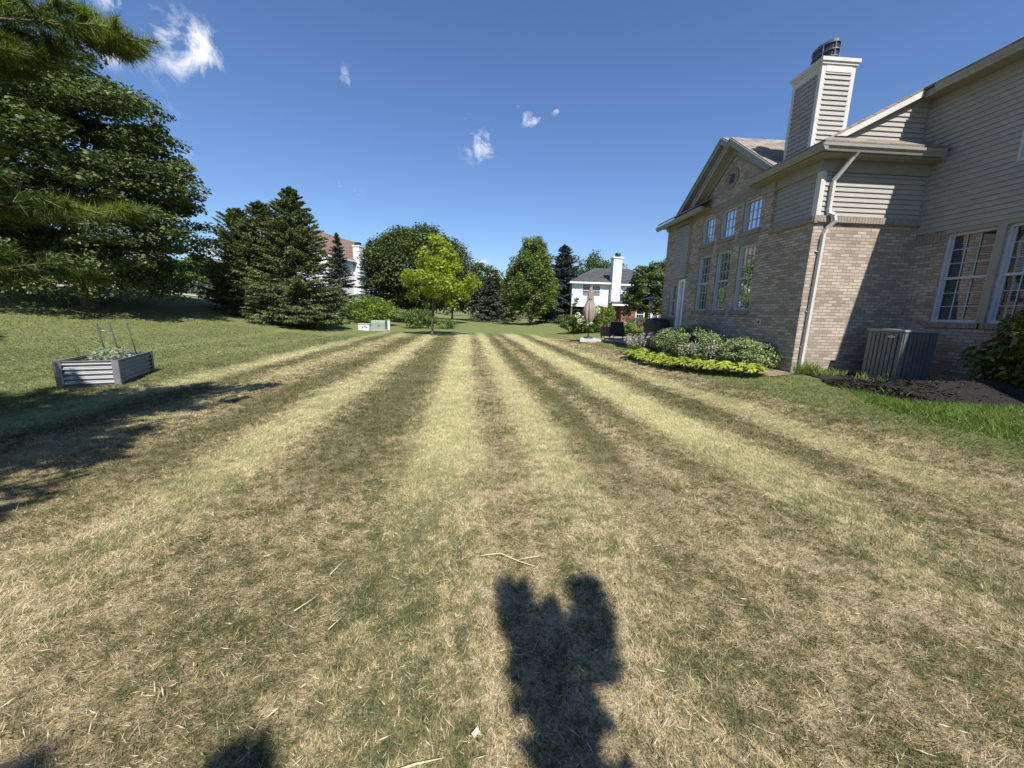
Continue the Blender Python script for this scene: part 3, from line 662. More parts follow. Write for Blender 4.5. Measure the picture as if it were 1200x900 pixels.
# rake frieze boards on the brick gable
for sgn in (1, -1):
    pts = [(gp, gzk+.02), (gp+sgn*(1.75), gzk+.02-sl*1.75), (gp+sgn*1.75, gzk+.30-sl*1.75), (gp, gzk+.30)]
    m.prism([P3(FA, a, z, .004) for a, z in pts], (-.02, 0, 0))
m.build('frieze', M['trim'], house)
# soffits
m = MB()
m.prism([(6.74, 8.14, 4.87), (6.74, 10.42, 4.87), (7.06, 10.42, 4.87), (7.06, 8.45, 4.87), (9.5, 8.45, 4.87), (9.5, 8.14, 4.87)], (0, 0, .02))
m.prism([(6.74, 12.62, 4.93), (6.74, 15.85, 4.93), (7.06, 15.85, 4.93), (7.06, 12.62, 4.93)], (0, 0, .02))
m.prism([(9.18, -3, 6.22), (9.18, 8.60, 6.22), (9.5, 8.60, 6.22), (9.5, -3, 6.22)], (0, 0, .02))
m.build('soffit', M['trim'], house)
# gutters: K-shaped profile swept
def gutter(p0, p1, out, zt, endcap=True):
    m = MB(); p0 = Vector(p0); p1 = Vector(p1); out = Vector(out)
    prof = [(0, 0), (0, -.13), (.07, -.13), (.085, -.09), (.12, -.05), (.12, 0), (.108, 0), (.105, -.045), (.07, -.115), (.01, -.115), (.01, 0)]
    A = [p0+out*a+Vector((0, 0, zt+b)) for a, b in prof]; B = [p1+out*a+Vector((0, 0, zt+b)) for a, b in prof]
    for i in range(len(A)):
        j = (i+1) % len(A); m.face([A[i], A[j], B[j], B[i]])
    m.face(A[:6]); m.face(B[:6][::-1])
    return m
for p0, p1, o_, zt in (((6.76, 8.05, 0), (6.76, 10.42, 0), (-1, 0, 0), 5.03), ((6.65, 8.16, 0), (9.32, 8.16, 0), (0, -1, 0), 5.028),
                       ((6.76, 12.60, 0), (6.76, 15.90, 0), (-1, 0, 0), 4.98), ((9.20, -3, 0), (9.20, 8.34, 0), (-1, 0, 0), 6.34)):
    gutter(p0, p1, o_, zt).build('gutter', M['trim'], house)
# fascia behind gutters
m = MB(); m.box(6.762, 6.79, 8.17, 10.42, 4.892, 5.04); m.box(6.80, 9.49, 8.162, 8.19, 4.892, 5.04); m.box(6.762, 6.79, 12.6, 15.88, 4.952, 4.99); m.box(9.203, 9.23, -3, 8.62, 6.242, 6.36)
m.build('fascia', M['trim'], house)
# roofs: slabs on planes
ZP = lambda x: 5.05+.54*(x-6.70)
def slab(poly, zf, th=.05, mat='shingle', name='roof', up=(0, 0, 1)):
    m = MB(); A = [Vector((x, y, zf(x, y))) for x, y in poly]
    a = A[1]-A[0]; b = A[-1]-A[0]; n = a.cross(b).normalized(); n = n if n.z > 0 else -n
    hx = Vector((0, 0, 1)).cross(n); hx = hx.normalized() if hx.length > 1e-4 else Vector((1, 0, 0)); hy = n.cross(hx)
    uv = [(p.dot(hx), p.dot(hy)) for p in A]; T = [p+Vector((0, 0, th)) for p in A]
    m.face(T, uv); m.face(A[::-1])
    for i in range(len(A)):
        j = (i+1) % len(A); m.face([A[i], A[j], T[j], T[i]])
    return m.build(name, M[mat], house)
slab([(6.72, 8.12), (7.22, 8.61), (14, 8.61), (14, 15.9), (6.72, 15.9), (6.72, 12.62), (7.10, 12.62), (7.10, 10.40), (6.72, 10.40)], lambda x, y: ZP(x))
slab([(6.72, 8.10), (9.48, 8.10), (9.48, 8.74), (7.36, 8.74)], lambda x, y: 5.05+.54*(y-8.10))
slab([(9.14, -3.1), (14, -3.1), (14, 8.607), (9.14, 8.607)], lambda x, y: ZP(x))
slab([(14, -3.1), (20, -3.1), (20, 15.9), (14, 15.9)], lambda x, y: ZP(28-x))
# front gable roof and the larger gable behind it
zg = lambda y: 6.52-.72*abs(y-11.62)
slab([(6.80, 11.62), (10.2, 11.62), (9.2, 9.55), (6.80, 9.55)], lambda x, y: zg(y)); slab([(6.80, 11.62), (10.2, 11.62), (9.2, 13.58), (6.80, 13.58)], lambda x, y: zg(y))
zg2 = lambda y: 7.02-.66*abs(y-12.80)
slab([(7.22, 12.80), (11, 12.80), (9.0, 10.2), (7.22, 10.2)], lambda x, y: zg2(y)); slab([(7.22, 12.80), (11, 12.80), (9, 15.55), (7.22, 15.55)], lambda x, y: zg2(y))
# rake boards
m = MB()
def rake(m, x, yp, zp, slope, half, h, th, lo=None):
    for sgn in (1, -1):
        pts = [(yp, zp), (yp+sgn*half, zp-slope*half), (yp+sgn*half, zp-slope*half-h), (yp, zp-h)]
        m.prism([(x, a, z) for a, z in pts], (th, 0, 0))
rake(m, 6.79, 11.62, 6.515, .72, 1.98, .15, .03); rake(m, 6.765, 11.62, 6.545, .72, 1.98, .05, .025)
rake(m, 7.19, 12.80, 7.015, .66, 2.70, .16, .03); rake(m, 7.165, 12.80, 7.045, .66, 2.70, .05, .025)
m.build('rake_board', M['trim'], house)
m = MB()   # sloping soffit under the front gable rake
for sgn in (1, -1):
    m.prism([(6.82, 11.62, 6.37), (6.82, 11.62+sgn*1.98, 6.37-.72*1.98), (7.05, 11.62+sgn*1.98, 6.37-.72*1.98), (7.05, 11.62, 6.37)], (0, 0, .02))
    m.prism([(7.22, 12.80, 6.86), (7.22, 12.80+sgn*2.7, 6.86-.66*2.7), (7.5, 12.80+sgn*2.7, 6.86-.66*2.7), (7.5, 12.80, 6.86)], (0, 0, .02))
m.build('rake_soffit', M['trim'], house)
m = MB()   # siding tympanum of the back gable
m.prism([(7.45, 12.8, 6.88), (7.45, 15.4, 5.17), (7.45, 10.2, 5.17)], (.05, 0, 0)); m.build('gable_wall', M['siding'], house)
# wing rake (sunlit board) and siding corner
m = MB()
pts = [(7.36, 5.40), (9.16, 5.40+.54*1.80), (9.16, 5.40+.54*1.80-.12), (7.60, 5.41)]
m.prism([(x, 8.60, z-.0) for x, z in pts], (0, .03, 0)); m.build('wing_rake_board', M['trim_light'], house)
m = MB(); m.prism([(7.40, 8.63, 5.385), (9.5, 8.63, 5.385+.54*2.1), (9.5, 8.75, 5.385+.54*2.1), (7.40, 8.75, 5.385)], (0, 0, .02)); m.build('wing_rake_soffit', M['trim'], house)
# windows
for o_ in LOW: window(FA, *o_, rows=3, cols=3, slat_to=0 if o_[0] > 12 else .0)
for o_ in UP: window(FA, *o_, sashes=1, cols=3, rows=3, blinds=False)
window(FA, *FAR[0], cols=1, rows=1)
window(FB, 7.03, 7.86, 1.55, 3.34, cols=3, rows=3); window(FB, 6.06, 6.90, 1.55, 3.34, cols=3, rows=3)
window(FB, 6.2, 7.0, 4.42, 5.75, cols=3, rows=2, dep=-.0, sill=False); window(FB, 3.2, 4.8, 4.42, 5.75, cols=3, rows=2, dep=-.0, sill=False)
# room behind the glass
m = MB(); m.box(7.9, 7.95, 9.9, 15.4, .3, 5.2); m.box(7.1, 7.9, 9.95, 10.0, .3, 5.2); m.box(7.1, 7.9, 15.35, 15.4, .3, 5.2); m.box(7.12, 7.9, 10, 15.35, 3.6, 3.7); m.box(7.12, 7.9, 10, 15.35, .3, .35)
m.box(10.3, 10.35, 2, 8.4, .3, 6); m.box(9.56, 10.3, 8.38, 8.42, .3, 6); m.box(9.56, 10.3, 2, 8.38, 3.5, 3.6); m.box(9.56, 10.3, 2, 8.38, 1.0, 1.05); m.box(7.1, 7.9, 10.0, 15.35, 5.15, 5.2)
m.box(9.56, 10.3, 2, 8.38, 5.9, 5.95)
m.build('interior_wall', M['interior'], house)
# narrow side door beyond the gable
d = MB(); d.fbox(FA, 13.84, 13.92, .35, 2.86, -.09, .02); d.fbox(FA, 14.20, 14.28, .35, 2.86, -.09, .02); d.fbox(FA, 13.92, 14.20, 2.78, 2.86, -.09, .02); d.fbox(FA, 13.92, 14.20, .35, 1.0, -.08, -.04)
d.build('side_door', M['white'], house)
d = MB(); d.face([P3(FA, 13.92, 1.0, -.06), P3(FA, 14.2, 1.0, -.06), P3(FA, 14.2, 2.78, -.06), P3(FA, 13.92, 2.78, -.06)]); d.build('door_pane', M['glass'], house)
# round louvred vent
m = MB(); n = 40
for k in range(n):   # brick surround
    a = 2*math.pi*k/n; a2 = a+2*math.pi/n*.86
    q = [(vy+r_*math.cos(t_), vz+r_*math.sin(t_)) for r_, t_ in ((vr, a), (vr, a2), (vr+.11, a2), (vr+.11, a))]
    m.prism([P3(FA, y, z, -.02) for y, z in q], (-.045, 0, 0))
v = m.build('vent_surround', M['rowlock'], house)
m = MB()
for k in range(n):
    a = 2*math.pi*k/n; a2 = 2*math.pi*(k+1)/n
    q = [(vy+r_*math.cos(t_), vz+r_*math.sin(t_)) for r_, t_ in ((vr-.045, a), (vr-.045, a2), (vr-.002, a2), (vr-.002, a))]
    m.prism([P3(FA, y, z, -.04) for y, z in q], (-.05, 0, 0))
for k in range(6):
    z = vz-.125+k*.05; hw = math.sqrt(max(.01, (vr-.05)**2-(z-vz)**2)); m.hexa([P3(FA, vy-hw, z-.012, .0), P3(FA, vy+hw, z-.012, .0), P3(FA, vy+hw, z-.002, .0), P3(FA, vy-hw, z-.002, .0), P3(FA, vy-hw, z+.022, -.04), P3(FA, vy+hw, z+.022, -.04), P3(FA, vy+hw, z+.030, -.04), P3(FA, vy-hw, z+.030, -.04)])
m.build('louvre_vent', M['trim'], house)
m = MB(); m.prism([P3(FA, vy+vr*math.cos(2*math.pi*k/24), vz+vr*math.sin(2*math.pi*k/24), -.06) for k in range(24)], (.02, 0, 0)); m.build('vent_backing', M['acdark'], house)
# downspout with elbows
m = MB()
def dsp(pts):
    for a, b in zip(pts, pts[1:]): m.bar(a, b, .058, .078, (0, 1, 0))
dsp([(7.47, 8.12, 4.92), (7.44, 8.18, 4.84), (7.29, 8.40, 4.44), (7.29, 8.40, 3.84), (7.30, 8.37, 3.78)]); dsp([(7.29, 8.38, 3.80), (7.35, 8.31, 3.745), (7.37, 8.30, 3.62), (7.30, 8.38, 3.48), (7.26, 8.40, 3.35), (7.22, 8.40, .52), (7.21, 8.33, .42), (7.20, 8.2, .37)])
m.build('downspout', M['trim_light'], house, 0)
for z in (3.0, 1.7, .9): m = MB(); m.box(7.17, 7.28, 8.43, 8.455, z, z+.02); m.build('downspout_strap', M['trim_light'], house)
# small outlet hood on the brick, basement vent
m = MB(); m.fbox(FA, 9.66, 9.80, 1.37, 1.51, 0, .03); m.fbox(FA, 9.66, 9.80, 1.49, 1.515, .03, .05); m.build('vent_hood', M['trim_light'], house)
m = MB(); m.fbox(FA, 9.70, 9.765, 1.40, 1.475, .028, .034); m.build('vent_flap', M['black'], house)
m = MB(); m.fbox(FB, 6.35, 6.77, .48, .64, -.1, -.08)
for k in range(4): m.fbox(FB, 6.35, 6.77, .49+k*.038, .50+k*.038, -.08, -.02)
m.build('basement_vent', M['black'], house)
# chimney
ch = MB()
CX0, CX1, CY0, CY1, CT = 7.17, 7.90, 9.05, 9.83, 6.98
fl = (Vector((CX0, 0, 0)), Vector((0, 1, 0)), Vector((-1, 0, 0))); ff = (Vector((0, CY0, 0)), Vector((1, 0, 0)), Vector((0, -1, 0)))
fr = (Vector((CX1, 0, 0)), Vector((0, 1, 0)), Vector((1, 0, 0))); fb_ = (Vector((0, CY1, 0)), Vector((1, 0, 0)), Vector((0, 1, 0)))
for fr_, a, b in ((fl, CY0, CY1), (ff, CX0, CX1), (fr, CY0, CY1), (fb_, CX0, CX1)): siding(ch, fr_, 5.0, CT-.12, lambda z, a=a, b=b: (a+.06, b-.06), lap=.1)
chim = ch.build('chimney', M['siding'], house)
m = MB()
for fr_, a, b in ((fl, CY0, CY1), (ff, CX0, CX1), (fr, CY0, CY1), (fb_, CX0, CX1)):
    m.fbox(fr_, a-.02, a+.075, 5.0, CT, -.01, .024); m.fbox(fr_, b-.075, b+.02, 5.0, CT, -.01, .022); m.fbox(fr_, a+.07, b-.07, CT-.14, CT, -.01, .03)
m.build('chimney_trim', M['trim_light'], chim)
m = MB(); m.box(CX0-.05, CX1+.05, CY0-.05, CY1+.05, CT, CT+.05); m.box(CX0-.075, CX1+.075, CY0-.075, CY1+.075, CT+.05, CT+.12); m.build('chimney_cap', M['trim_light'], chim)
# dark oval flue shroud with slotted sides
m = MB(); cx, cy, zc = 7.53, 9.48, CT+.12; n = 28
def oval(z, k, s=1.0): a = 2*math.pi*k/n; return (cx+.20*s*math.cos(a), cy+.33*s*math.sin(a), z)
for k in range(n):
    for z0, z1, s in ((zc, zc+.14, .92), ): m.hexa([oval(z0, k, s), oval(z0, k+1, s), oval(z0, k+1, s-.05), oval(z0, k, s-.05), oval(z1, k, s), oval(z1, k+1, s), oval(z1, k+1, s-.05), oval(z1, k, s-.05)])
    m.hexa([oval(zc+.14, k, .92), oval(zc+.14, k+1, .92), oval(zc+.14, k+1, .8), oval(zc+.14, k, .8), oval(zc+.43, k, .92), oval(zc+.43, k+1, .92), oval(zc+.43, k+1, .8), oval(zc+.43, k, .8)])
m.build('flue', M['black'], chim)
m = MB()
for k in range(n):
    for z0, z1, s in ((zc+.14, zc+.16, 1.0), (zc+.28, zc+.30, 1.0), (zc+.42, zc+.45, 1.0)): m.hexa([oval(z0, k, s), oval(z0, k+1, s), oval(z0, k+1, s-.06), oval(z0, k, s-.06), oval(z1, k, s), oval(z1, k+1, s), oval(z1, k+1, s-.06), oval(z1, k, s-.06)])
    if k % 4 == 0: m.bar(oval(zc+.13, k, .98), oval(zc+.43, k, .98), .016, .016)
top = [oval(zc+.455, k, 1.0) for k in range(n)]; m.prism(top, (0, 0, .015))
m.lathe((cx, cy, zc+.47), [(.17, 0), (.15, .02), (.08, .035), (0.001, .04)], 20)
m.build('spark_cage', M['cage'], chim)

# ------------------------------------------------------------------ air conditioner
ac = thing('air_conditioner', (8.49, 7.46, .34), 'grey-green louvred air conditioner standing in mulch by the brick wall', 'air conditioner')
x0, x1, y0, y1, z0, z1 = 8.13, 8.86, 7.09, 7.83, .34, 1.38
m = MB(); m.box(x0-.04, x1+.04, y0-.04, y1+.04, .29, .36); m.build('pad', M['concrete'], ac)
m = MB(); m.box(x0+.05, x1-.05, y0+.05, y1-.05, .37, z1-.06); m.build('coil', M['acdark'], ac)
for cx_, cy_ in ((x0, y0), (x1-.11, y0), (x0, y1-.11), (x1-.11, y1-.11)): m = MB(); m.box(cx_, cx_+.11, cy_, cy_+.11, .36, z1-.05); m.build('corner_post', M['acgreen'], ac, .02)
m = MB()
for k in range(6):
    a = .13+k*.088
    for (u0, u1) in ((a, a+.062),):
        m.box(x0+.004, x0+.03, y0+u0, y0+u1, .42, z1-.08); m.box(x0+u0, x0+u1, y0+.004, y0+.03, .42, z1-.08)
        m.box(x1-.03, x1-.004, y0+u0, y0+u1, .42, z1-.08); m.box(x0+u0, x0+u1, y1-.03, y1-.004, .42, z1-.08)
for z in (.37, z1-.10): m.box(x0+.01, x1-.01, y0+.01, y1-.01, z, z+.045)
for k in range(1, 9): z = .45+k*.1; m.box(x0+.012, x1-.012, y0+.012, y1-.012, z, z+.006)
m.build('louvres', M['acgreen'], ac)
m = MB(); m.box(x0-.012, x1+.012, y0-.012, y1+.012, z1-.045, z1-.005); m.lathe((8.495, 7.46, z1-.005), [(.33, 0), (.33, .012), (.29, .012), (.29, 0)], 28)
for k in range(9): m.lathe((8.495, 7.46, z1+.01), [(.03*k+.035, 0), (.03*k+.035, .005), (.03*k+.04, .005)], 24)
m.build('lid', M['aclight'], ac)
m = MB(); m.prism([(x0-.014, 7.32+.075*math.cos(t/12*2*math.pi), 1.235+.025*math.sin(t/12*2*math.pi)) for t in range(12)], (.012, 0, 0)); bd = m.build('badge', M['badge'], ac)
m = MB(); m.box(x0-.017, x0-.0135, 7.275, 7.365, 1.23, 1.24); m.build('badge_stripe', M['badge_text'], bd)
m = MB(); m.tube([(8.86, 7.7, .7), (9.0, 7.72, .68), (9.1, 7.75, .8), (9.46, 7.78, .82)], .022, 8); m.build('refrigerant_line', M['black'], ac)

# ------------------------------------------------------------------ raised garden bed with plant and trellis
def gbed():
    O = Vector((-7.5, 7.12, 0)); a = Vector((.66, .28, 0)).normalized(); b = Vector((-a.y, a.x, 0)); LA, LB, H = .80, 1.62, .47
    z0 = gzf(-7.3, 8)-.01
    t = thing('raised_garden_bed', (O.x+.1, O.y+.8, z0), 'grey corrugated metal raised garden bed on the lawn at left', 'garden bed')
    P = lambda u, v, z: O+a*u+b*v+Vector((0, 0, z0+z))
    m = MB(); n = 40
    prof = [(.017*math.cos(2*math.pi*5*k/n+math.pi), .02+(H-.04)*k/n) for k in range(n+1)]
    def side(p0, p1, nv):
        for (o1, za), (o2, zb) in zip(prof, prof[1:]):
            q = [P(*p0, za)+nv*o1, P(*p1, za)+nv*o1, P(*p1, zb)+nv*o2, P(*p0, zb)+nv*o2]; m.face(q, smooth=True)
            m.face([p-nv*.006 for p in q][::-1], smooth=True)
    side((0, 0), (LA, 0), -b); side((LA, 0), (LA, LB), a); side((LA, LB), (0, LB), b); side((0, LB), (0, 0), -a)
    m.build('side_panels', M['corrugated'], t)
    for u, v, su, sv in ((0, 0, -1, -1), (LA, 0, 1, -1), (LA, LB, 1, 1), (0, LB, -1, 1)):
        m = MB()
        c = P(u, v, 0)+a*su*.02+b*sv*.02
        m.bar(c-a*su*.05, c-a*su*.05+Vector((0, 0, H)), .10, .008, b) if False else None
        for du, dv, w1, w2 in ((-su*.045, 0, .10, .010), (0, -sv*.045, .010, .10)):
            q = c+a*du+b*dv; hx, hy = a*w1/2, b*w2/2; zz = Vector((0, 0, H+.004))
            m.hexa([q-hx-hy, q+hx-hy, q+hx+hy, q-hx+hy, q-hx-hy+zz, q+hx-hy+zz, q+hx+hy+zz, q-hx+hy+zz])
        m.build('corner_post', M['corrug_post'], t)
    m = MB()
    for p0, p1 in (((0, 0), (LA, 0)), ((LA, 0), (LA, LB)), ((LA, LB), (0, LB)), ((0, LB), (0, 0))):
        for z in (.012, H-.008): m.bar(P(*p0, z), P(*p1, z), .03, .018)
    m.build('rim', M['corrug_post'], t)
    m = MB(); m.face([P(.02, .02, H-.12), P(LA-.02, .02, H-.12), P(LA-.02, LB-.02, H-.12), P(.02, LB-.02, H-.12)]); m.build('soil', M['soil'], t)
    tr_ = thing('trellis', tuple(P(.42, 1.25, H-.12)), 'thin three-stake wire trellis standing in the grey raised bed', 'trellis')
    m = MB(); tips = []
    for u, v, le in ((.3, 1.05, -.10), (.48, 1.12, -.12), (.66, 1.38, -.13)):
        p = P(u, v, H-.2); q = P(u, v, H+.62)+Vector((le, 0, 0)); m.tube([p, q], .011, 6); tips.append((p, q))
    m.build('stake', M['stake'], tr_)
    for f in (.3, .82):
        m = MB()
        for i, j in ((0, 1), (1, 2), (0, 2)): m.tube([tips[i][0].lerp(tips[i][1], f), tips[j][0].lerp(tips[j][1], f)], .005, 5)
        m.build('tie_wire', M['steel'], tr_)
    c = P(.36, .75, H-.12)
    pl = thing('bed_plant', tuple(c), 'low grey-green leafy plant growing in the raised bed', 'plant'); r = np.random.default_rng(3)
    k = 900; base = np.array([np.array(P(.15+.5*r.random(), .35+.9*r.random(), H-.12)) for _ in range(60)]); bi = r.integers(60, size=k); hh = r.random(k)*.24*(.5+.8*r.random(60))[bi]
    Pp = base[bi]+np.stack([r.normal(size=k)*.03, r.normal(size=k)*.03, hh], 1)
    np_mesh('foliage', leaves(Pp, .07, .35, .3, r=r), 4, r.random(k), M['leaf_grey'], pl)
    for le in (0, .03): m = MB(); m.tube([P(.1+le, .55, H-.12), P(.06+le, .55, H+.18), P(-.02+le, .55, H+.34)], .004, 5); m.build('stem', M['stake'], pl)
gbed()

# ------------------------------------------------------------------ patio with furniture
pz = .34
pt = MB(); pt.prism([(5.75, 18.6, .10), (6.3, 16.0, .10), (7.0, 15.7, .10), (13, 15.7, .10), (13, 21.5, .10), (6.6, 21.5, .10)], (0, 0, pz-.10)); 
o = pt.build('patio', [M['paver']], None); o['kind'] = 'structure'
m = MB(); A = [(5.72, 18.62), (6.28, 15.98), (6.98, 15.66)]
for (a, b) in zip(A, A[1:]): m.bar((a[0], a[1], .2), (b[0], b[1], .2), .14, .22)
o = m.build('patio_edging', M['stone'], None); o['kind'] = 'structure'
m = MB(); m.prism([(4.75, 19.7, .1), (5.75, 19.3, .1), (6.0, 20.3, .1), (5.0, 20.6, .1)], (0, 0, .2)); o = m.build('stepping_slab', M['concrete'], None, .02); o['kind'] = 'structure'; zs_ = .30
# parasol
px_, py_ = 5.25, 20.0
t = thing('parasol', (px_, py_, zs_), 'closed taupe parasol standing on a pale concrete slab at the patio edge', 'parasol')
m = MB(); m.tube([(px_, py_, zs_), (px_, py_, zs_+2.6)], .022, 10); m.build('pole', M['wicker'], t)
m = MB(); m.lathe((px_, py_, zs_), [(.24, 0), (.24, .04), (.20, .07), (.05, .09), (.04, .25), (.025, .25)], 20); m.build('base', M['black'], t)
m = MB(); n = 32; prof = [(.03, 2.62), (.07, 2.5), (.10, 2.3), (.14, 2.05), (.12, 1.98), (.20, 1.75), (.27, 1.45), (.25, 1.2), (.21, 1.02), (.17, .92), (.14, .86)]
b0 = len(m.v)
for r_, z in prof: m.v += [(px_+r_*(1+.28*math.cos(8*2*math.pi*k/n+z))*math.cos(2*math.pi*k/n), py_+r_*(1+.28*math.cos(8*2*math.pi*k/n+z))*math.sin(2*math.pi*k/n), zs_+z) for k in range(n)]
for i in range(len(prof)-1):
    for k in range(n): k2 = (k+1) % n; m.f.append((b0+i*n+k, b0+i*n+k2, b0+(i+1)*n+k2, b0+(i+1)*n+k)); m.mi.append(0); m.smooth.append(True); m.uv += [(0, 0)]*4
m.build('canopy', M['canvas'], t)
m = MB(); m.lathe((px_, py_, zs_+1.98), [(.115, 0), (.135, .01), (.135, .05), (.115, .06)], 20); m.build('tie_strap', M['black'], t)
m = MB(); m.lathe((px_, py_, zs_+2.6), [(.02, 0), (.035, .03), (.03, .06), (.001, .09)], 12); m.build('finial', M['black'], t)
# wicker armchairs (the back one faces the lawn) and low table
def armchair(x, y, rz, label):
    t = thing('patio_armchair', (x, y, pz), label, 'chair', 'dark wicker patio chairs')
    def bld(name, boxes, mat, bev=.015):
        m = MB()
        for b in boxes: m.box(*b)
        o = m.build(name, M[mat], None, bev); o.parent = t; o.location = (0, 0, 0); return o
    bld('seat', [(-.36, .36, -.36, .30, .22, .36)], 'wicker'); bld('backrest', [(-.38, .38, .30, .40, .22, .86)], 'wicker')
    for s in (-1, 1): bld('armrest', [(min(s*.36, s*.46), max(s*.36, s*.46), -.38, .40, .12, .60)], 'wicker')
    for sx_ in (-.42, .38):
        for sy_ in (-.36, .34): bld('leg', [(sx_, sx_+.04, sy_, sy_+.04, 0, .24)], 'black', 0)
    bld('cushion', [(-.34, .34, -.34, .28, .365, .46)], 'cushion', .03)
    t.rotation_euler = (0, 0, rz)
M['cushion'] = mat_noise('dark_cushion', (.03, .03, .035), (.05, .05, .055), 10, .9)
armchair(6.35, 19.5, R_(200), 'dark wicker armchair nearest the closed parasol'); armchair(8.6, 18.2, R_(-60), 'dark wicker armchair deeper on the patio beside the house')
t = thing('coffee_table', (7.25, 18.6, pz), 'low black patio table between the wicker armchairs', 'table')
m = MB(); m.box(6.85, 7.65, 18.3, 18.9, pz+.38, pz+.42); m.build('tabletop', M['black'], t, .006)
for a in (6.88, 7.58):
    for b in (18.33, 18.83): m = MB(); m.box(a, a+.04, b, b+.04, pz, pz+.38); m.build('leg', M['black'], t)
# patio heater
hx, hy = 6.72, 15.9
t = thing('patio_heater', (hx, hy, pz), 'tall patio heater with a blue-grey dish top beside the house corner', 'patio heater')
m = MB(); m.lathe((hx, hy, pz+1.86), [(.001, .10), (.12, .09), (.38, .01), (.40, -.01), (.38, .0), (.12, .075), (.001, .08)], 28); m.build('reflector', M['heater'], t)
m = MB(); m.lathe((hx, hy, pz+1.56), [(.001, 0), (.08, 0), (.09, .05), (.075, .1), (.075, .30), (.05, .33), (.001, .34)], 16); m.build('burner', M['steel'], t)
m = MB(); m.tube([(hx, hy, pz+.6), (hx, hy, pz+1.6)], .03, 10); m.build('post', M['steel'], t)
m = MB(); m.lathe((hx, hy, pz), [(.22, 0), (.22, .05), (.20, .06), (.20, .60), (.17, .66), (.001, .67)], 20); m.build('tank_housing', M['black'], t)
# covered grill
t = thing('covered_grill', (6.9, 14.9, .3), 'barbecue grill under a slumped black cover beside the brick wall', 'grill')
me_ = MB(); nu, nv = 26, 12; r = np.random.default_rng(5); b0 = len(me_.v); gx, gy, zz0 = 6.62, 14.95, .28
for j in range(nv+1):
    for i in range(nu):
        a = 2*math.pi*i/nu; v_ = j/nv; w1, w2 = .30, .62; e = .45
        ca, sa = math.cos(a), math.sin(a); rx = math.copysign(abs(ca)**e, ca)*w1; ry = math.copysign(abs(sa)**e, sa)*w2
        fl_ = 1.04-.05*v_ if v_ < .8 else max(.001, 1-.75*((v_-.8)/.2)**1.5*1.33)
        z = zz0+1.12*min(1, v_/.82)+.06*max(0, v_-.82)/.18+.015*math.sin(5*a+j); wob = 1+.03*math.sin(7*a+j*.9)
        me_.v.append((gx+rx*fl_*wob, gy+ry*fl_*wob, z))
for j in range(nv):
    for i in range(nu): i2 = (i+1) % nu; me_.f.append((b0+j*nu+i, b0+j*nu+i2, b0+(j+1)*nu+i2, b0+(j+1)*nu+i)); me_.mi.append(0); me_.smooth.append(True); me_.uv += [(0, 0)]*4
me_.build('cover', M['cover'], t)
for dx in (-.25, .2):
    for dy in (-.5, .45): m = MB(); m.lathe((gx+dx, gy+dy, .27), [(.04, 0), (.05, .02), (.04, .09), (.01, .1)], 10); m.build('wheel', M['black'], t)

# ------------------------------------------------------------------ planting by the house
bush('variegated_shrub', 'large rounded cream-edged variegated shrub under the tall gable windows', 6.22, 11.7, .82, 1.02, 'leaf_var', 38000, .046, ry=1.45, nclump=300, csize=.2, seed=4, inner=.62, z0=.22)
bush('variegated_shrub', 'smaller cream-edged variegated shrub nearest the downspout corner', 6.62, 9.55, .62, .76, 'leaf_var', 20000, .046, ry=.85, nclump=180, csize=.22, seed=5, inner=.6, z0=.24)
def hosta_mesh(n, R, H, r, L0=.17):
    """arching blades fanning out from the crown: each blade two quads"""
    V = []; 
    for k in range(n):
        a = r.random()*2*np.pi; tilt = .25+.75*r.random(); d = np.array([np.cos(a), np.sin(a), 0]); s = np.array([-np.sin(a), np.cos(a), 0])
        st = R*tilt*.62; zt = H*(1.05-.35*tilt)*(.7+.4*r.random()); p0 = d*st*.35+np.array([0, 0, zt*.55]); p1 = d*st+np.array([0, 0, zt]); p2 = d*(st+L0*.8)+np.array([0, 0, zt-.35*L0])
        w1 = L0*.30*(.8+.4*r.random())
        V += [p0, p1-s*w1, p2, p1+s*w1]
        V += [p0*.0+d*.02, p0-s*.008, p1-s*.006, p0+s*.008]
    return np.array(V)
r = np.random.default_rng(11); line = [(4.97, 13.1), (4.92, 12.55), (4.98, 12.0), (5.0, 11.45), (5.08, 10.95), (5.2, 10.45), (5.32, 10.0), (5.48, 9.6), (5.63, 9.25), (5.8, 8.93), (5.96, 8.64), (6.12, 8.38), (5.32, 12.8), (5.35, 12.1), (5.36, 11.4), (5.55, 10.55)]
wh = ['first from the patio end', 'second from the patio end', 'third from the patio end', 'fourth from the patio end', 'fifth from the patio end', 'sixth, midway along', 'seventh, midway along', 'sixth from the downspout end', 'fourth from the downspout end', 'third from the downspout end', 'second from the downspout end', 'nearest the downspout']
wh[7] = 'fifth from the downspout end'
protoV = hosta_mesh(85, .36, .30, r); src = None
def mk_hosta(V, x, y, label, mat, group, name='hosta'):
    z = gzf(x, y); t = thing(name, (x, y, z), label, 'plant', group)
    o = np_mesh('leaves', V+np.array([x, y, z]), 4, r.random(len(V)//4), M[mat], t); return t, o
for i, (x, y) in enumerate(line):
    lab = ('golden hosta in the front row, '+wh[i]) if i < 12 else 'golden hosta in the back row against the large variegated shrub, '+['at its patio end', 'second from the patio', 'third from the patio', 'nearest the downspout'][i-12]
    if src is None: src, srcm = mk_hosta(protoV, x, y, lab, 'leaf_hosta', 'golden hostas edging the bed')
    else:
        t = src.copy(); col.objects.link(t); t.location = (x, y, gzf(x, y)); t['label'] = lab; t.rotation_euler = (0, 0, r.random()*6.28); s = .85+.3*r.random(); t.scale = (s, s, s)
        c = srcm.copy(); col.objects.link(c); c.parent = t
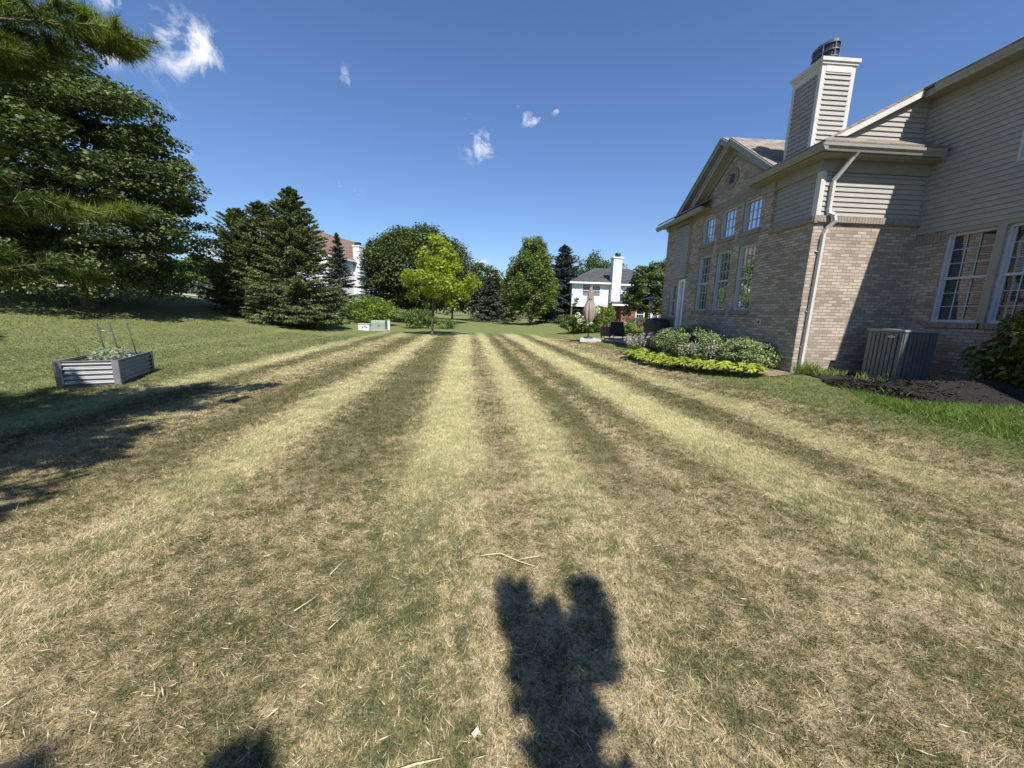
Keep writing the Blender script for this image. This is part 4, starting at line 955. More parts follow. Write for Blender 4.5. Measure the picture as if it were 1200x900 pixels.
# flowering hostas with pale spikes
def spikes(x, y, label, n, H, R, seed, group=None, mat='flower_pale', lmat='leaf_hosta_green', name='flowering_plant', leafn=60, stemw=.05):
    r2 = np.random.default_rng(seed); z = gzf(x, y); t = thing(name, (x, y, z), label, 'plant', group)
    V = hosta_mesh(leafn, R, H*.5, r2, .15); np_mesh('leaves', V+np.array([x, y, z]), 4, r2.random(len(V)//4), M[lmat], t)
    for k in range(n):
        a = r2.random()*6.28; rr_ = R*r2.random()**.5*.8; p = np.array([x+np.cos(a)*rr_, y+np.sin(a)*rr_, z]); q = p+np.array([np.cos(a)*.12, np.sin(a)*.12, H*(.7+.35*r2.random())]); 
        m = MB(); m.cm = 0; m.tube([p, p*.5+q*.5+np.array([0, 0, .03]), q], .004, 4); b_ = len(m.v); m.cm = 1
        Vf = leaves(np.array([p*(1-f)+q*f+r2.normal(size=3)*.018 for f in np.linspace(.55, 1, 16)]), stemw, .6, .2, r=r2)
        for e in range(0, len(Vf), 4): m.face([Vector(v) for v in Vf[e:e+4]])
        m.build('flower_spike', [M[lmat], M[mat]], t)

spikes(5.82, 10.15, 'lavender-spiked flowering plant between the two variegated shrubs', 16, .70, .34, 21)
spikes(5.75, 10.75, 'pale-spiked flowering plant in front of the large variegated shrub', 9, .62, .3, 25)
for i, (x, y, l_) in enumerate(((5.35, 13.9, 'pale plume plant at the patio end, nearest the lawn'), (5.75, 14.2, 'pale plume plant at the patio end, middle one'), (6.15, 13.9, 'pale plume plant at the patio end, touching the large shrub'), (5.9, 14.8, 'pale plume plant farthest back beside the grill'))):
    spikes(x, y, l_, 14, .72, .34, 30+i, 'pale plume plants by the patio', stemw=.07)
# weeds and dry grass at the foot of the downspout
def tuft(x, y, label, n, H, R, seed, mat='leaf_weed', name='weed_clump', cat='plant', group=None, w_=.008):
    r2 = np.random.default_rng(seed); z = gzf(x, y); t = thing(name, (x, y, z), label, cat, group)
    a = r2.random(n)*6.28; rr_ = R*np.sqrt(r2.random(n)); b = np.stack([x+np.cos(a)*rr_, y+np.sin(a)*rr_*.6, np.full(n, z)], 1); le = r2.normal(size=(n, 3))*.35; le[:, 2] = 1
    tip = b+le*(H*(.4+.8*r2.random((n, 1)))); sd = unit(np.cross(le, r2.normal(size=(n, 3))))*w_; mid = b*.5+tip*.5+sd*2
    V = np.stack([b-sd*.5, mid-sd, tip, mid+sd], 1).reshape(-1, 3); np_mesh('blades', V, 4, r2.random(n), M[mat], t)
tuft(7.18, 8.15, 'dry green weed clump at the foot of the downspout', 220, .30, .26, 41); tuft(7.6, 8.1, 'low dry weed clump between downspout and air conditioner', 260, .16, .42, 42)
tuft(7.9, 7.3, 'sparse weeds sprouting in front of the air conditioner', 60, .2, .4, 43); tuft(6.85, 5.9, 'tall grass clump at the mulch edge', 70, .16, .3, 44, 'blade_green')
tuft(8.55, 6.2, 'thin weed sprouting on the dark mulch', 12, .35, .2, 45)
# long green grass by the mulch: uncountable
r = np.random.default_rng(46); n = 70000; x = 5.7+3.5*r.random(n); y = 3.2+3.6*r.random(n)
poly = [(6.85, 6.8), (6.55, 5.45), (8.3, 5.05), (9.2, 4.4), (8.2, 3.2), (6.0, 3.3), (5.85, 4.6), (6.1, 5.6)]; ins = np.zeros(n, bool)
for (ax, ay), (bx, by) in zip(poly, poly[1:]+poly[:1]): ins ^= ((ay > y) != (by > y)) & (x < (bx-ax)*(y-ay)/(by-ay+1e-12)+ax)
k = ins & (r.random(n) < .35+.65*S((x-5.8)/.8)); x, y = x[k]+r.normal(size=k.sum())*.05, y[k]+r.normal(size=k.sum())*.05; n = len(x)
b = np.stack([x, y, gz(x, y)], 1); le = r.normal(size=(n, 3))*.6; le[:, 2] = 1; tip = b+le*(.075*(.4+.9*r.random((n, 1)))); sd = unit(np.cross(le, r.normal(size=(n, 3))))*.005
V = np.stack([b-sd, b+sd, tip], 1).reshape(-1, 3); o = np_mesh('long_grass', V, 3, r.random(n), M['blade_green'], None); setp(o, 'lush green uncut grass along the mulch bed', 'grass', None, 'stuff')
# mulch chips
r = np.random.default_rng(47); n = 26000; x = 6.6+2.8*r.random(n); y = 4.7+3.6*r.random(n); k = (y < 8.3) & (y > 5.4-.25*(x-6.6)) & (y < 6.9+(x-6.6)*2.2) & ~((x < 7.6) & (y > 7.4)); x, y = x[k], y[k]
hump = .30*np.exp(-((x-8.3)**2/1.0+(y-5.85)**2/.30))+.16*np.exp(-((x-7.3)**2/.3+(y-6.2)**2/.3)); P = np.stack([x, y, gz(x, y)+.02+hump*r.random(len(x))**.35], 1)
kk = r.random(len(x)) < np.where(x > 7.35, .22, 1); P = P[kk]  # brown chips thinned on the right, where the heap is painted as shaded
o = np_mesh('mulch', leaves(P, .065, .28, .8, r=r), 4, r.random(len(P)), M['mulch_chip'], None); setp(o, 'shredded bark mulch with shade in its colour, heaped below the window wall', 'mulch', None, 'stuff')
# mound under the chips, its shade put into the near-black colour
m = MB(); gx_ = np.linspace(6.9, 9.45, 30); gy_ = np.linspace(5.0, 7.2, 26); b0 = len(m.v)
for yy in gy_:
    for xx in gx_:
        h_ = .30*math.exp(-((xx-8.3)**2/1.0+(yy-5.85)**2/.30))+.16*math.exp(-((xx-7.3)**2/.3+(yy-6.2)**2/.3)); m.v.append((xx, yy, gzf(xx, yy)+.03*(0 if h_ < .03 else 1)-.03*(h_ < .01)+h_*.85))
for j in range(25):
    for i in range(29): q = b0+j*30+i; m.f.append((q, q+1, q+31, q+30)); m.mi.append(0); m.smooth.append(True); m.uv += [(0, 0)]*4
o = m.build('mulch_mound', M['mulch_shade'], None); o['kind'] = 'structure'
bush('viburnum_bush', 'glossy leafed bush at the right edge in front of the big windows', 9.12, 5.75, .80, 1.66, 'leaf_viburnum', 7500, .08, nclump=90, csize=.26, seed=8, inner=.3, z0=.3, up=.9, asp=.62)

# ------------------------------------------------------------------ street tree and utility boxes
tree('young_maple', 'young golden-green tree standing alone in the mown lawn', -3.47, 24.35, 5.9, 2.15, 1.7, 'leaf_young', n=8000, leaf=.16, nclump=90, csize=.21, trunk_r=.075, seed=12, lean=(.35, 0), flat=.8, inner=.15, up=.5,
     shape=lambda t: np.interp(t, [0, .15, .35, .6, .8, 1], [.55, .95, 1.08, .72, .42, .12]), limbs=16)
t = thing('utility_cabinet', (-8.75, 28.6, gzf(-8.75, 28.6)), 'small white utility cabinet with blue marks, left of the green one', 'utility box')
z0 = gzf(-8.75, 28.6)-.02; m = MB(); m.box(-9.25, -8.48, 28.4, 29.0, z0, z0+.46); m.build('cabinet', M['white_box'], t, .015)
m = MB(); m.box(-9.28, -8.45, 28.36, 29.04, z0+.461, z0+.50); m.build('lid', M['white_box'], t, .01)
m = MB()
for q in ((-9.0, .18), (-8.82, .24), (-8.72, .18)): m.box(q[0], q[0]+.09, 28.394, 28.4, z0+q[1], z0+q[1]+.11)
m.build('warning_marks', M['bluemark'], t)
t = thing('transformer_box', (-8.0, 29.2, gzf(-7.5, 29.2)), 'pale green transformer box between the white cabinet and white post', 'utility box')
z0 = gzf(-7.5, 29.2)-.02; m = MB(); m.prism([(-8.5, 28.9, z0+.05), (-8.5, 28.9, z0+.60), (-8.5, 29.1, z0+.72), (-8.5, 29.9, z0+.72), (-8.5, 29.9, z0+.05)], (1.0, 0, 0)); m.build('cabinet', M['green_box'], t, .015)
m = MB(); m.box(-8.56, -7.4, 28.8, 30, z0-.02, z0+.05); m.build('pad', M['concrete'], t)
m = MB(); m.box(-8.0, -7.98, 28.885, 28.9, z0+.1, z0+.58); m.box(-7.95, -7.86, 28.87, 28.9, z0+.3, z0+.4); m.build('door_latch', M['acgreen'], t)
t = thing('utility_post', (-7.28, 29.2, gzf(-7.28, 29.2)), 'short white utility post right of the green transformer box', 'utility post')
z0 = gzf(-7.28, 29.2)-.02; m = MB(); m.box(-7.36, -7.2, 29.1, 29.28, z0, z0+.74); m.build('post', M['white_box'], t, .02); m = MB(); m.box(-7.38, -7.18, 29.08, 29.30, z0+.741, z0+.78); m.build('cap', M['white_box'], t, .01)
bush('lime_shrub', 'broad lime-green shrub behind the utility boxes', -10.4, 36.0, 2.1, 2.5, 'leaf_lime', 6000, .17, seed=13, nclump=50)
bush('arching_shrub', 'loose green shrub behind the young golden tree', -5.7, 33.5, 1.65, 1.5, 'leaf_mid', 4200, .13, seed=14, nclump=45); bush('arching_shrub', 'small low green shrub just right of the golden tree trunk', -3.7, 33.8, .95, .75, 'leaf_mid', 1600, .11, seed=15)

# ------------------------------------------------------------------ big trees on the left
lin = lambda t: np.interp(t, [0, .06, .3, .55, .8, .93, 1], [.98, 1.06, 1.05, .95, .68, .4, .12])
tree('linden_tree', 'huge dark broad-crowned tree on the left rise, its crown reaching over the lawn', -19.5, 20.5, 11.6, 5.1, .9, 'leaf_dark', n=130000, leaf=.16, nclump=640, csize=.15, shape=lin, trunk_r=.3, flat=.34, seed=16, up=.8, inner=.3, asp=.6, limbs=24, skirt=9000)
tree('linden_tree', 'second dark broad-crowned tree beyond the left edge, mostly behind the pine', -28.0, 22.0, 11.5, 5.6, .8, 'leaf_dark', n=45000, leaf=.20, nclump=300, csize=.18, shape=lin, trunk_r=.3, flat=.4, seed=17, up=.8, inner=.35, limbs=16, skirt=9000)
spruce('spruce_tree', 'tallest dark spruce of the left group, its skirt on the ground', -12.3, 26.2, 8.25, 2.95, 'needle_spruce', 80000, seed=18, power=.62, droop=.10, spray=.25, wid=.075, tiers=620)
spruce('spruce_tree', 'middle dark spruce just left of the tallest one', -14.8, 27.4, 7.3, 2.8, 'needle_spruce', 60000, seed=19, power=.6, droop=.08, spray=.25, wid=.075, tiers=520)
spruce('spruce_tree', 'leftmost dark spruce of the group with straggling left branches', -17.0, 28.4, 6.6, 2.5, 'needle_spruce', 45000, seed=20, power=.55, droop=.0, spray=.27, wid=.075, tiers=420, rise0=.3)
spruce('spruce_tree', 'slim grey-green spruce in front of the brown roofed house', -13.95, 38.0, 7.5, 2.1, 'needle_grey', 28000, seed=22, power=.85, spray=.28, wid=.08)
spruce('blue_spruce', 'blue spruce between the brown roofed house and the round maple', -12.4, 43.0, 8.0, 2.5, 'needle_blue', 26000, seed=23, power=.8, spray=.3, wid=.09)
tree('maple_tree', 'dense round dark green maple behind the golden tree', -7.75, 45.0, 10.1, 5.45, 1.4, 'leaf_maple', n=110000, leaf=.21, nclump=1100, csize=.17, trunk_r=.22, flat=.85, seed=24, inner=.8, limbs=10)
tree('background_tree', 'hazy green tree on the hill between the linden and the spruces', -39.2, 56, 5.6, 2.6, .6, 'leaf_mid', n=9000, leaf=.24, nclump=90, csize=.26, seed=25, group='trees on the far hill'); tree('background_tree', 'second hazy green tree on the hill, hard against the leftmost spruce', -36.5, 58, 4.6, 2.6, .5, 'leaf_olive', n=9000, leaf=.24, nclump=90, csize=.26, seed=26, group='trees on the far hill')
tree('background_tree', 'green tree low behind the linden crown', -42.5, 55, 5.2, 2.8, .6, 'leaf_mid', n=9000, leaf=.24, nclump=90, csize=.26, seed=27, group='trees on the far hill')
for i, (x, y, s) in enumerate(((-33.9, 46, 1.3), (-32, 46.3, 1.3), (-30.1, 46.6, 1.4))): bush('juniper', ['blue-grey spreading juniper nearest the linden on the hill', 'middle blue-grey spreading juniper on the hill', 'blue-grey spreading juniper nearest the spruces on the hill'][i], x, y, s, 1.5+.2*i, 'needle_grey', 4000, .3, 'blue-grey junipers on the hill', asp=.2, seed=50+i)
# far trees closing the horizon, centre and right
for i, (x, y, H, R, mt, nm, lb) in enumerate([
    (-1.2, 60, 8.8, 3.2, 'leaf_maple', 'maple_tree', 'dark round tree far behind, just right of the golden tree'), (-16, 66, 8.5, 4.2, 'leaf_maple', 'background_tree', 'dark tree far behind the blue spruce on the left'),
    (-6.0, 66, 8.2, 4.2, 'leaf_maple', 'background_tree', 'dark tree far behind the round maple'), (2.2, 74, 8.4, 4.0, 'leaf_olive', 'background_tree', 'olive tree farthest back in the gap at the centre'),
    (15.6, 60, 10.4, 3.6, 'leaf_olive', 'background_tree', 'olive tree rising behind the white house roof'), (19.5, 63, 9.8, 3.4, 'leaf_olive', 'background_tree', 'second olive tree behind the white house, right of the other'),
    (-24.5, 66, 8.5, 5, 'leaf_olive', 'background_tree', 'olive tree behind the brown roofed house'), (8.5, 78, 8.6, 4.6, 'leaf_maple', 'background_tree', 'dark tree behind the tall light green tree')]):
    tree(nm, lb, x, y, H, R, .8, mt, n=8000, leaf=.32, nclump=80, csize=.28, seed=60+i)
spruce('blue_spruce', 'grey-blue spruce in the centre, left of the tall light green tree', .2, 56, 6.2, 2.9, 'needle_grey', 18000, seed=70, power=.8, spray=.45, wid=.11); spruce('spruce_tree', 'dark spruce in the centre behind the grey-blue one', 2.8, 60, 6.9, 2.6, 'needle_spruce', 16000, seed=71, spray=.45, wid=.11)
r = np.random.default_rng(64); cx = np.linspace(-190, 190, 120)+r.normal(size=120)*1.2; cy = 108+r.normal(size=120)*5; ch_ = 7+3.5*r.random(120); bi = r.integers(120, size=60000); q = unit(r.normal(size=(60000, 3)))*(r.random((60000, 1))**.4)
P = np.stack([cx[bi]+q[:, 0]*3.4, cy[bi]+q[:, 1]*3, gz(cx[bi], cy[bi])+ch_[bi]*.5*(1+q[:, 2])], 1)
o = np_mesh('far_woods', leaves(P, .75, .6, .4, q, r=r), 4, r.random(len(P)), M['leaf_olive'], None); setp(o, 'far tree line closing the horizon', 'woods', None, 'stuff')
tul = lambda t: np.interp(t, [0, .1, .3, .55, .8, .93, 1], [.75, .95, 1.05, .92, .68, .4, .12])
tree('tulip_tree', 'tall light green oval tree left of the blue spruce and white house', 4.9, 45, 9.9, 3.0, .9, 'leaf_tulip', n=36000, leaf=.21, nclump=240, csize=.2, shape=tul, trunk_r=.16, seed=72, inner=.3)
spruce('blue_spruce', 'full blue spruce beside the left wall of the white house', 9.0, 47.5, 9.0, 3.4, 'needle_blue', 60000, seed=73, power=.62, spray=.4, wid=.1); bush('background_shrub', 'low grey-green shrub at the foot of the blue spruce', 8.6, 42.5, 1.3, 1.0, 'leaf_olive', 2500, .15, seed=74)
tree('background_tree', 'leafy dark green tree hiding the right part of the white house', 12.4, 30.0, 5.3, 1.75, 1.35, 'leaf_olive', n=12000, leaf=.19, nclump=110, csize=.24, seed=75, shape=tul); tree('background_tree', 'taller dark green tree between the white house and the brick house corner', 14.4, 31.5, 6.1, 1.5, 1.2, 'leaf_olive', n=10000, leaf=.19, nclump=100, csize=.24, seed=76, shape=tul)

# ------------------------------------------------------------------ flower bed beyond the patio
hb = bush('hydrangea', 'hydrangea bush with white flower heads behind the parasol', 6.6, 26.2, 1.05, 1.35, 'leaf_mid', 3600, .12, seed=80, cat='shrub'); r = np.random.default_rng(81)
Pf = []
for dx, dy, dz in ((-.7, -.7, 1.2), (-.3, -.85, 1.0), (.3, -.7, 1.45), (.65, -.6, 1.55), (-.1, -.6, 1.5), (-.55, -.85, .8), (.1, -.9, .75)):
    q = unit(r.normal(size=(60, 3)))*.17; Pf = q+np.array([6.6+dx, 26.2+dy, gzf(6.6, 26)+dz]); np_mesh('flower_head', leaves(Pf, .09, .9, .2, r=r), 4, r.random(len(Pf)), M['flower_white'], hb)
bush('lime_shrub', 'bright lime shrub behind the patio chairs, right of the hydrangea', 8.2, 27.6, .98, 1.85, 'leaf_lime', 5200, .11, seed=82); bush('background_shrub', 'dark low shrub behind the parasol pole', 6.0, 27.6, .9, .9, 'leaf_olive', 2400, .11, seed=83)
for i, (x, y, mt, lb) in enumerate(((7.6, 23.4, 'flower_pink', 'pink-spiked perennial behind the wicker chair'), (8.5, 22.9, 'flower_pale', 'pale-spiked perennial in the middle of the far bed'), (9.4, 22.6, 'flower_pink', 'pink-spiked perennial at the right of the far bed'), (10.3, 22.9, 'flower_pink', 'pink-spiked perennial nearest the brick house corner'))):
    spikes(x, y, lb, 26, .95, .5, 84+i, 'perennials in the bed beyond the patio', mt, 'leaf_mid', leafn=90, stemw=.09)
bush('background_shrub', 'light green mounded shrub behind the low patio table', 8.2, 22.2, .75, .75, 'leaf_lime', 2600, .09, seed=90); bush('background_shrub', 'dark evergreen shrub in the bed below the white windows', 10.0, 24.5, 1.3, 1.1, 'leaf_dark', 3600, .12, seed=91); bush('background_shrub', 'dark evergreen shrub by the brick house corner', 8.2, 17.2, .55, .95, 'leaf_dark', 2600, .09, seed=92)

# ------------------------------------------------------------------ white house beyond
wh_ = thing('white_house', (14.5, 45.5, .3), 'white sided house with charcoal roof and white chimney beyond the patio', 'house')
g0 = .15
F1 = (Vector((0, 45, 0)), Vector((1, 0, 0)), Vector((0, -1, 0))); F2 = (Vector((0, 46.2, 0)), Vector((1, 0, 0)), Vector((0, -1, 0))); F3 = (Vector((0, 43.9, 0)), Vector((1, 0, 0)), Vector((0, -1, 0)))
m = MB(); siding(m, F1, 2.45, 5.15, lambda z: (9.6, 14.0), lap=.15, out=.02, opens=[(10.75, 11.8, 3.6, 4.95), (11.9, 12.95, 3.6, 4.95)]); siding(m, F2, 2.45, 5.15, lambda z: (14.0, 21), lap=.15, out=.02, opens=[(16.3, 17.2, 3.8, 5.0)])
FS = (Vector((9.6, 0, 0)), Vector((0, 1, 0)), Vector((-1, 0, 0))); siding(m, FS, 2.45, 5.15, lambda z: (45, 53), lap=.15, out=.02); m.face([(14, 45, 2.45), (14, 46.2, 2.45), (14, 46.2, 5.15), (14, 45, 5.15)])
m.box(9.6, 21, 52.9, 53, g0, 5.15); m.box(20.9, 21, 46.2, 53, g0, 5.15); m.build('siding_wall', M['white_siding'], wh_)
m = MB(); wall_open(m, F3, 15.2, 19.9, g0, 2.75, [(16.9, 17.95, 1.0, 2.45), (17.98, 18.75, 1.0, 1.95), (18.78, 19.6, 1.0, 1.95)]); wall_open(m, F1, 13.4, 15.2, g0, 2.44, [])
wall_open(m, (Vector((15.2, 0, 0)), Vector((0, 1, 0)), Vector((-1, 0, 0))), 43.9, 45.0, g0, 2.75, []); wall_open(m, (Vector((19.9, 0, 0)), Vector((0, 1, 0)), Vector((1, 0, 0))), 43.9, 46.2, g0, 2.75, [])
m.build('brick_wall', M['redbrick'], wh_)
m = MB(); wall_open(m, (Vector((0, 45.9, 0)), Vector((1, 0, 0)), Vector((0, -1, 0))), 9.6, 13.4, g0, 2.44, []); m.box(9.6, 9.75, 45.05, 45.9, g0, 2.44); m.box(9.6, 14.0, 45.02, 46.0, 2.40, 2.446); m.build('ground_wall', M['darkwall'] if 'darkwall' in M else mat_noise('brown_wall', (.13, .10, .085), (.17, .135, .115), 3, .8), wh_)
for q in ((F1, 10.75, 11.8, 3.6, 4.95), (F1, 11.9, 12.95, 3.6, 4.95), (F2, 16.3, 17.2, 3.8, 5.0)): window(*q, parent=wh_, cols=1, rows=1, dep=.0, sill=False, wood='white', fw=.07, blindmat='blind_white', glassmat='glass_clear')
window(F3, 16.9, 17.95, 1.0, 2.45, parent=wh_, cols=3, rows=2, sill=False, wood='white', blinds=False, fw=.09)
for q in ((17.98, 18.75), (18.78, 19.6)): window(F3, *q, 1.0, 1.95, parent=wh_, sashes=1, cols=4, rows=3, sill=False, wood='white', blinds=False, fw=.09)
m = MB(); m.box(10, 20, 47.0, 47.1, .2, 5.1); m.box(15.3, 19.8, 44.9, 44.95, .2, 2.7); m.build('interior_wall', M['interior'], wh_)
def hslab(parent, tris, mat, name='roof', th=.06):
    m = MB()
    for A in tris:
        A = [Vector(p) for p in A]; n = (A[1]-A[0]).cross(A[2]-A[0]).normalized(); n = n if n.z > 0 else -n; hx = Vector((0, 0, 1)).cross(n).normalized(); hy = n.cross(hx)
        T = [p+Vector((0, 0, th)) for p in A]; m.face(T, [(p.dot(hx), p.dot(hy)) for p in T]); m.face(A[::-1])
        for i in range(len(A)): j = (i+1) % len(A); m.face([A[i], A[j], T[j], T[i]])
    return m.build(name, M[mat], parent)
rf = hslab(wh_, [[(9.25, 44.6, 5.2), (14.2, 44.6, 5.2), (14.2, 45.8, 5.72), (21.4, 45.8, 5.72), (17.4, 49.2, 7.25), (13.2, 49.2, 7.25)][:0] or [(9.25, 44.6, 5.2), (14.0, 44.6, 5.2), (16.8, 49.2, 7.25), (13.2, 49.2, 7.25)],
    [(9.25, 44.6, 5.2), (13.2, 49.2, 7.25), (9.25, 53.5, 5.2)], [(14.0, 44.6, 5.2), (14.4, 45.8, 5.2), (16.8, 49.2, 7.25)], [(14.3, 45.8, 5.2), (21.4, 45.8, 5.2), (17.6, 49.25, 7.22), (16.75, 49.25, 7.22)], [(21.4, 45.8, 5.2), (21.4, 53.5, 5.2), (17.6, 49.2, 7.25)], [(9.25, 53.5, 5.2), (13.2, 49.2, 7.25), (17.6, 49.2, 7.25), (21.4, 53.5, 5.2)]], 'shingle_dark')
hslab(wh_, [[(14.0, 43.55, 2.78), (20.2, 43.55, 2.78), (20.2, 46.2, 3.75), (14.0, 46.2, 3.75)]], 'shingle_dark', 'porch_roof')
m = MB(); m.box(9.2, 14.05, 44.5, 44.62, 5.02, 5.2); m.box(14.05, 21.4, 45.7, 45.82, 5.02, 5.2); m.box(9.2, 9.3, 44.62, 53.5, 5.02, 5.2); m.box(13.9, 20.3, 43.42, 43.56, 2.62, 2.8); m.box(9.3, 14.0, 44.62, 45.0, 5.10, 5.14); m.box(14.05, 21.3, 45.82, 46.2, 5.10, 5.14); m.box(14.0, 20.2, 43.56, 43.9, 2.70, 2.74); m.build('gutter', M['white'], wh_)
m = MB(); m.tube([(15.75, 46.1, 5.05), (15.75, 46.1, 3.65)], .05, 8); m.build('downspout', M['white'], wh_)
m = MB(); wall = [(14.05, 15.0, 44.2, 45.0)]
c_ = MB(); c_.box(14.02, 15.02, 44.3, 45.3, 2.9, 7.85); cc_ = c_.build('chimney', M['white_siding'], wh_)
m = MB(); m.box(13.92, 15.12, 44.2, 45.4, 7.85, 8.0); m.build('chimney_cap', M['white'], cc_); m = MB(); m.lathe((14.6, 44.8, 8.0), [(.16, 0), (.16, .1), (.3, .2), (.33, .42), (.2, .5), (.001, .52)], 16); m.build('flue_cap', M['black'], cc_)
# brown roofed house behind the spruces
def far_house(name, label, x, y, rz, L_, W_, eave, ridge, wallmat, roofmat, chim=None):
    z0 = gzf(x, y); t = thing(name, (x, y, z0), label, 'house')
    def tb(m, nm, mat, parent=t):
        o = m.build(nm, M[mat], None); o.parent = parent; return o
    m = MB(); wall_open(m, (Vector((-W_/2, 0, 0)), Vector((0, 1, 0)), Vector((-1, 0, 0))), -L_/2, L_/2, -.3, eave, []); wall_open(m, (Vector((W_/2, 0, 0)), Vector((0, 1, 0)), Vector((1, 0, 0))), -L_/2, L_/2, -.3, eave, [])
    for s in (-1, 1):
        m.face([(-W_/2, s*L_/2, -.3), (W_/2, s*L_/2, -.3), (W_/2, s*L_/2, eave), (0, s*L_/2, ridge-.1), (-W_/2, s*L_/2, eave)])
    tb(m, 'wall', wallmat)
    m = MB(); sl_ = (ridge-eave)/(W_/2)
    for s in (-1, 1):
        A = [Vector((0, -L_/2-.4, ridge)), Vector((0, L_/2+.4, ridge)), Vector((s*(W_/2+.4), L_/2+.4, eave-.4*sl_)), Vector((s*(W_/2+.4), -L_/2-.4, eave-.4*sl_))]; T = [p+Vector((0, 0, .1)) for p in A]
        h = math.hypot(W_/2, ridge-eave); m.face(T, [(-L_/2, 0), (L_/2, 0), (L_/2, h), (-L_/2, h)]); m.face(A[::-1])
        for i in range(4): j = (i+1) % 4; m.face([A[i], A[j], T[j], T[i]])
    rf = tb(m, 'roof', roofmat)
    m = MB()
    for s in (-1, 1): m.box(min(s*(W_/2+.4), s*(W_/2+.52)), max(s*(W_/2+.4), s*(W_/2+.52)), -L_/2-.4, L_/2+.4, eave-.4*sl_-.12, eave-.4*sl_+.05)
    tb(m, 'gutter', 'white')
    for s in (-1, 1):
        for k in range(4):
            for zz in ((.9, 2.3), (3.6, 4.9)):
                if zz[1] > eave: continue
                Fr = (Vector((s*W_/2, 0, 0)), Vector((0, 1, 0)), Vector((s, 0, 0))); yk = -L_/2+1.5+k*(L_-3)/3.3
                m = MB()
                for q in ((yk, yk+.1, *zz), (yk+.9, yk+1.0, *zz), (yk+.1, yk+.9, zz[0], zz[0]+.1), (yk+.1, yk+.9, zz[1]-.1, zz[1]), (yk+.1, yk+.9, sum(zz)/2-.04, sum(zz)/2+.04)): m.fbox(Fr, *q, .0, .06)
                wd = tb(m, 'window', 'white'); m = MB(); m.face([P3(Fr, yk+.1, zz[0]+.1, .03), P3(Fr, yk+.9, zz[0]+.1, .03), P3(Fr, yk+.9, zz[1]-.1, .03), P3(Fr, yk+.1, zz[1]-.1, .03)]); tb(m, 'pane', 'glass', wd)
    if chim:
        cx_, cy_, top_ = chim; m = MB(); m.box(cx_-.45, cx_+.45, cy_-.5, cy_+.5, 0, top_); c = tb(m, 'chimney', 'white_siding'); m = MB(); m.box(cx_-.52, cx_+.52, cy_-.58, cy_+.58, top_, top_+.15); tb(m, 'chimney_cap', 'white', c)
        m = MB(); m.box(cx_-.3, cx_+.3, cy_-.3, cy_+.3, top_+.15, top_+.55); tb(m, 'flue_cap', 'black', c)
    t.rotation_euler = (0, 0, rz); return t
far_house('brown_roofed_house', 'white house with a large brown roof and white chimney behind the slim spruce', -22.2, 56.5, R_(-16), 14, 11, 5.6, 9.2, 'white_siding', 'shingle_brown', (5.9, -1.5, 7.2))
far_house('far_brick_house', 'pale brick house glimpsed under the big dark linden', -46, 50, R_(10), 8, 9, 3.6, 6.0, 'brick', 'shingle')
far_house('far_brick_house', 'brick house glimpsed left of the spruces on the hill', -38.5, 62, R_(5), 9, 8, 3.0, 5.2, 'brick', 'shingle_brown')

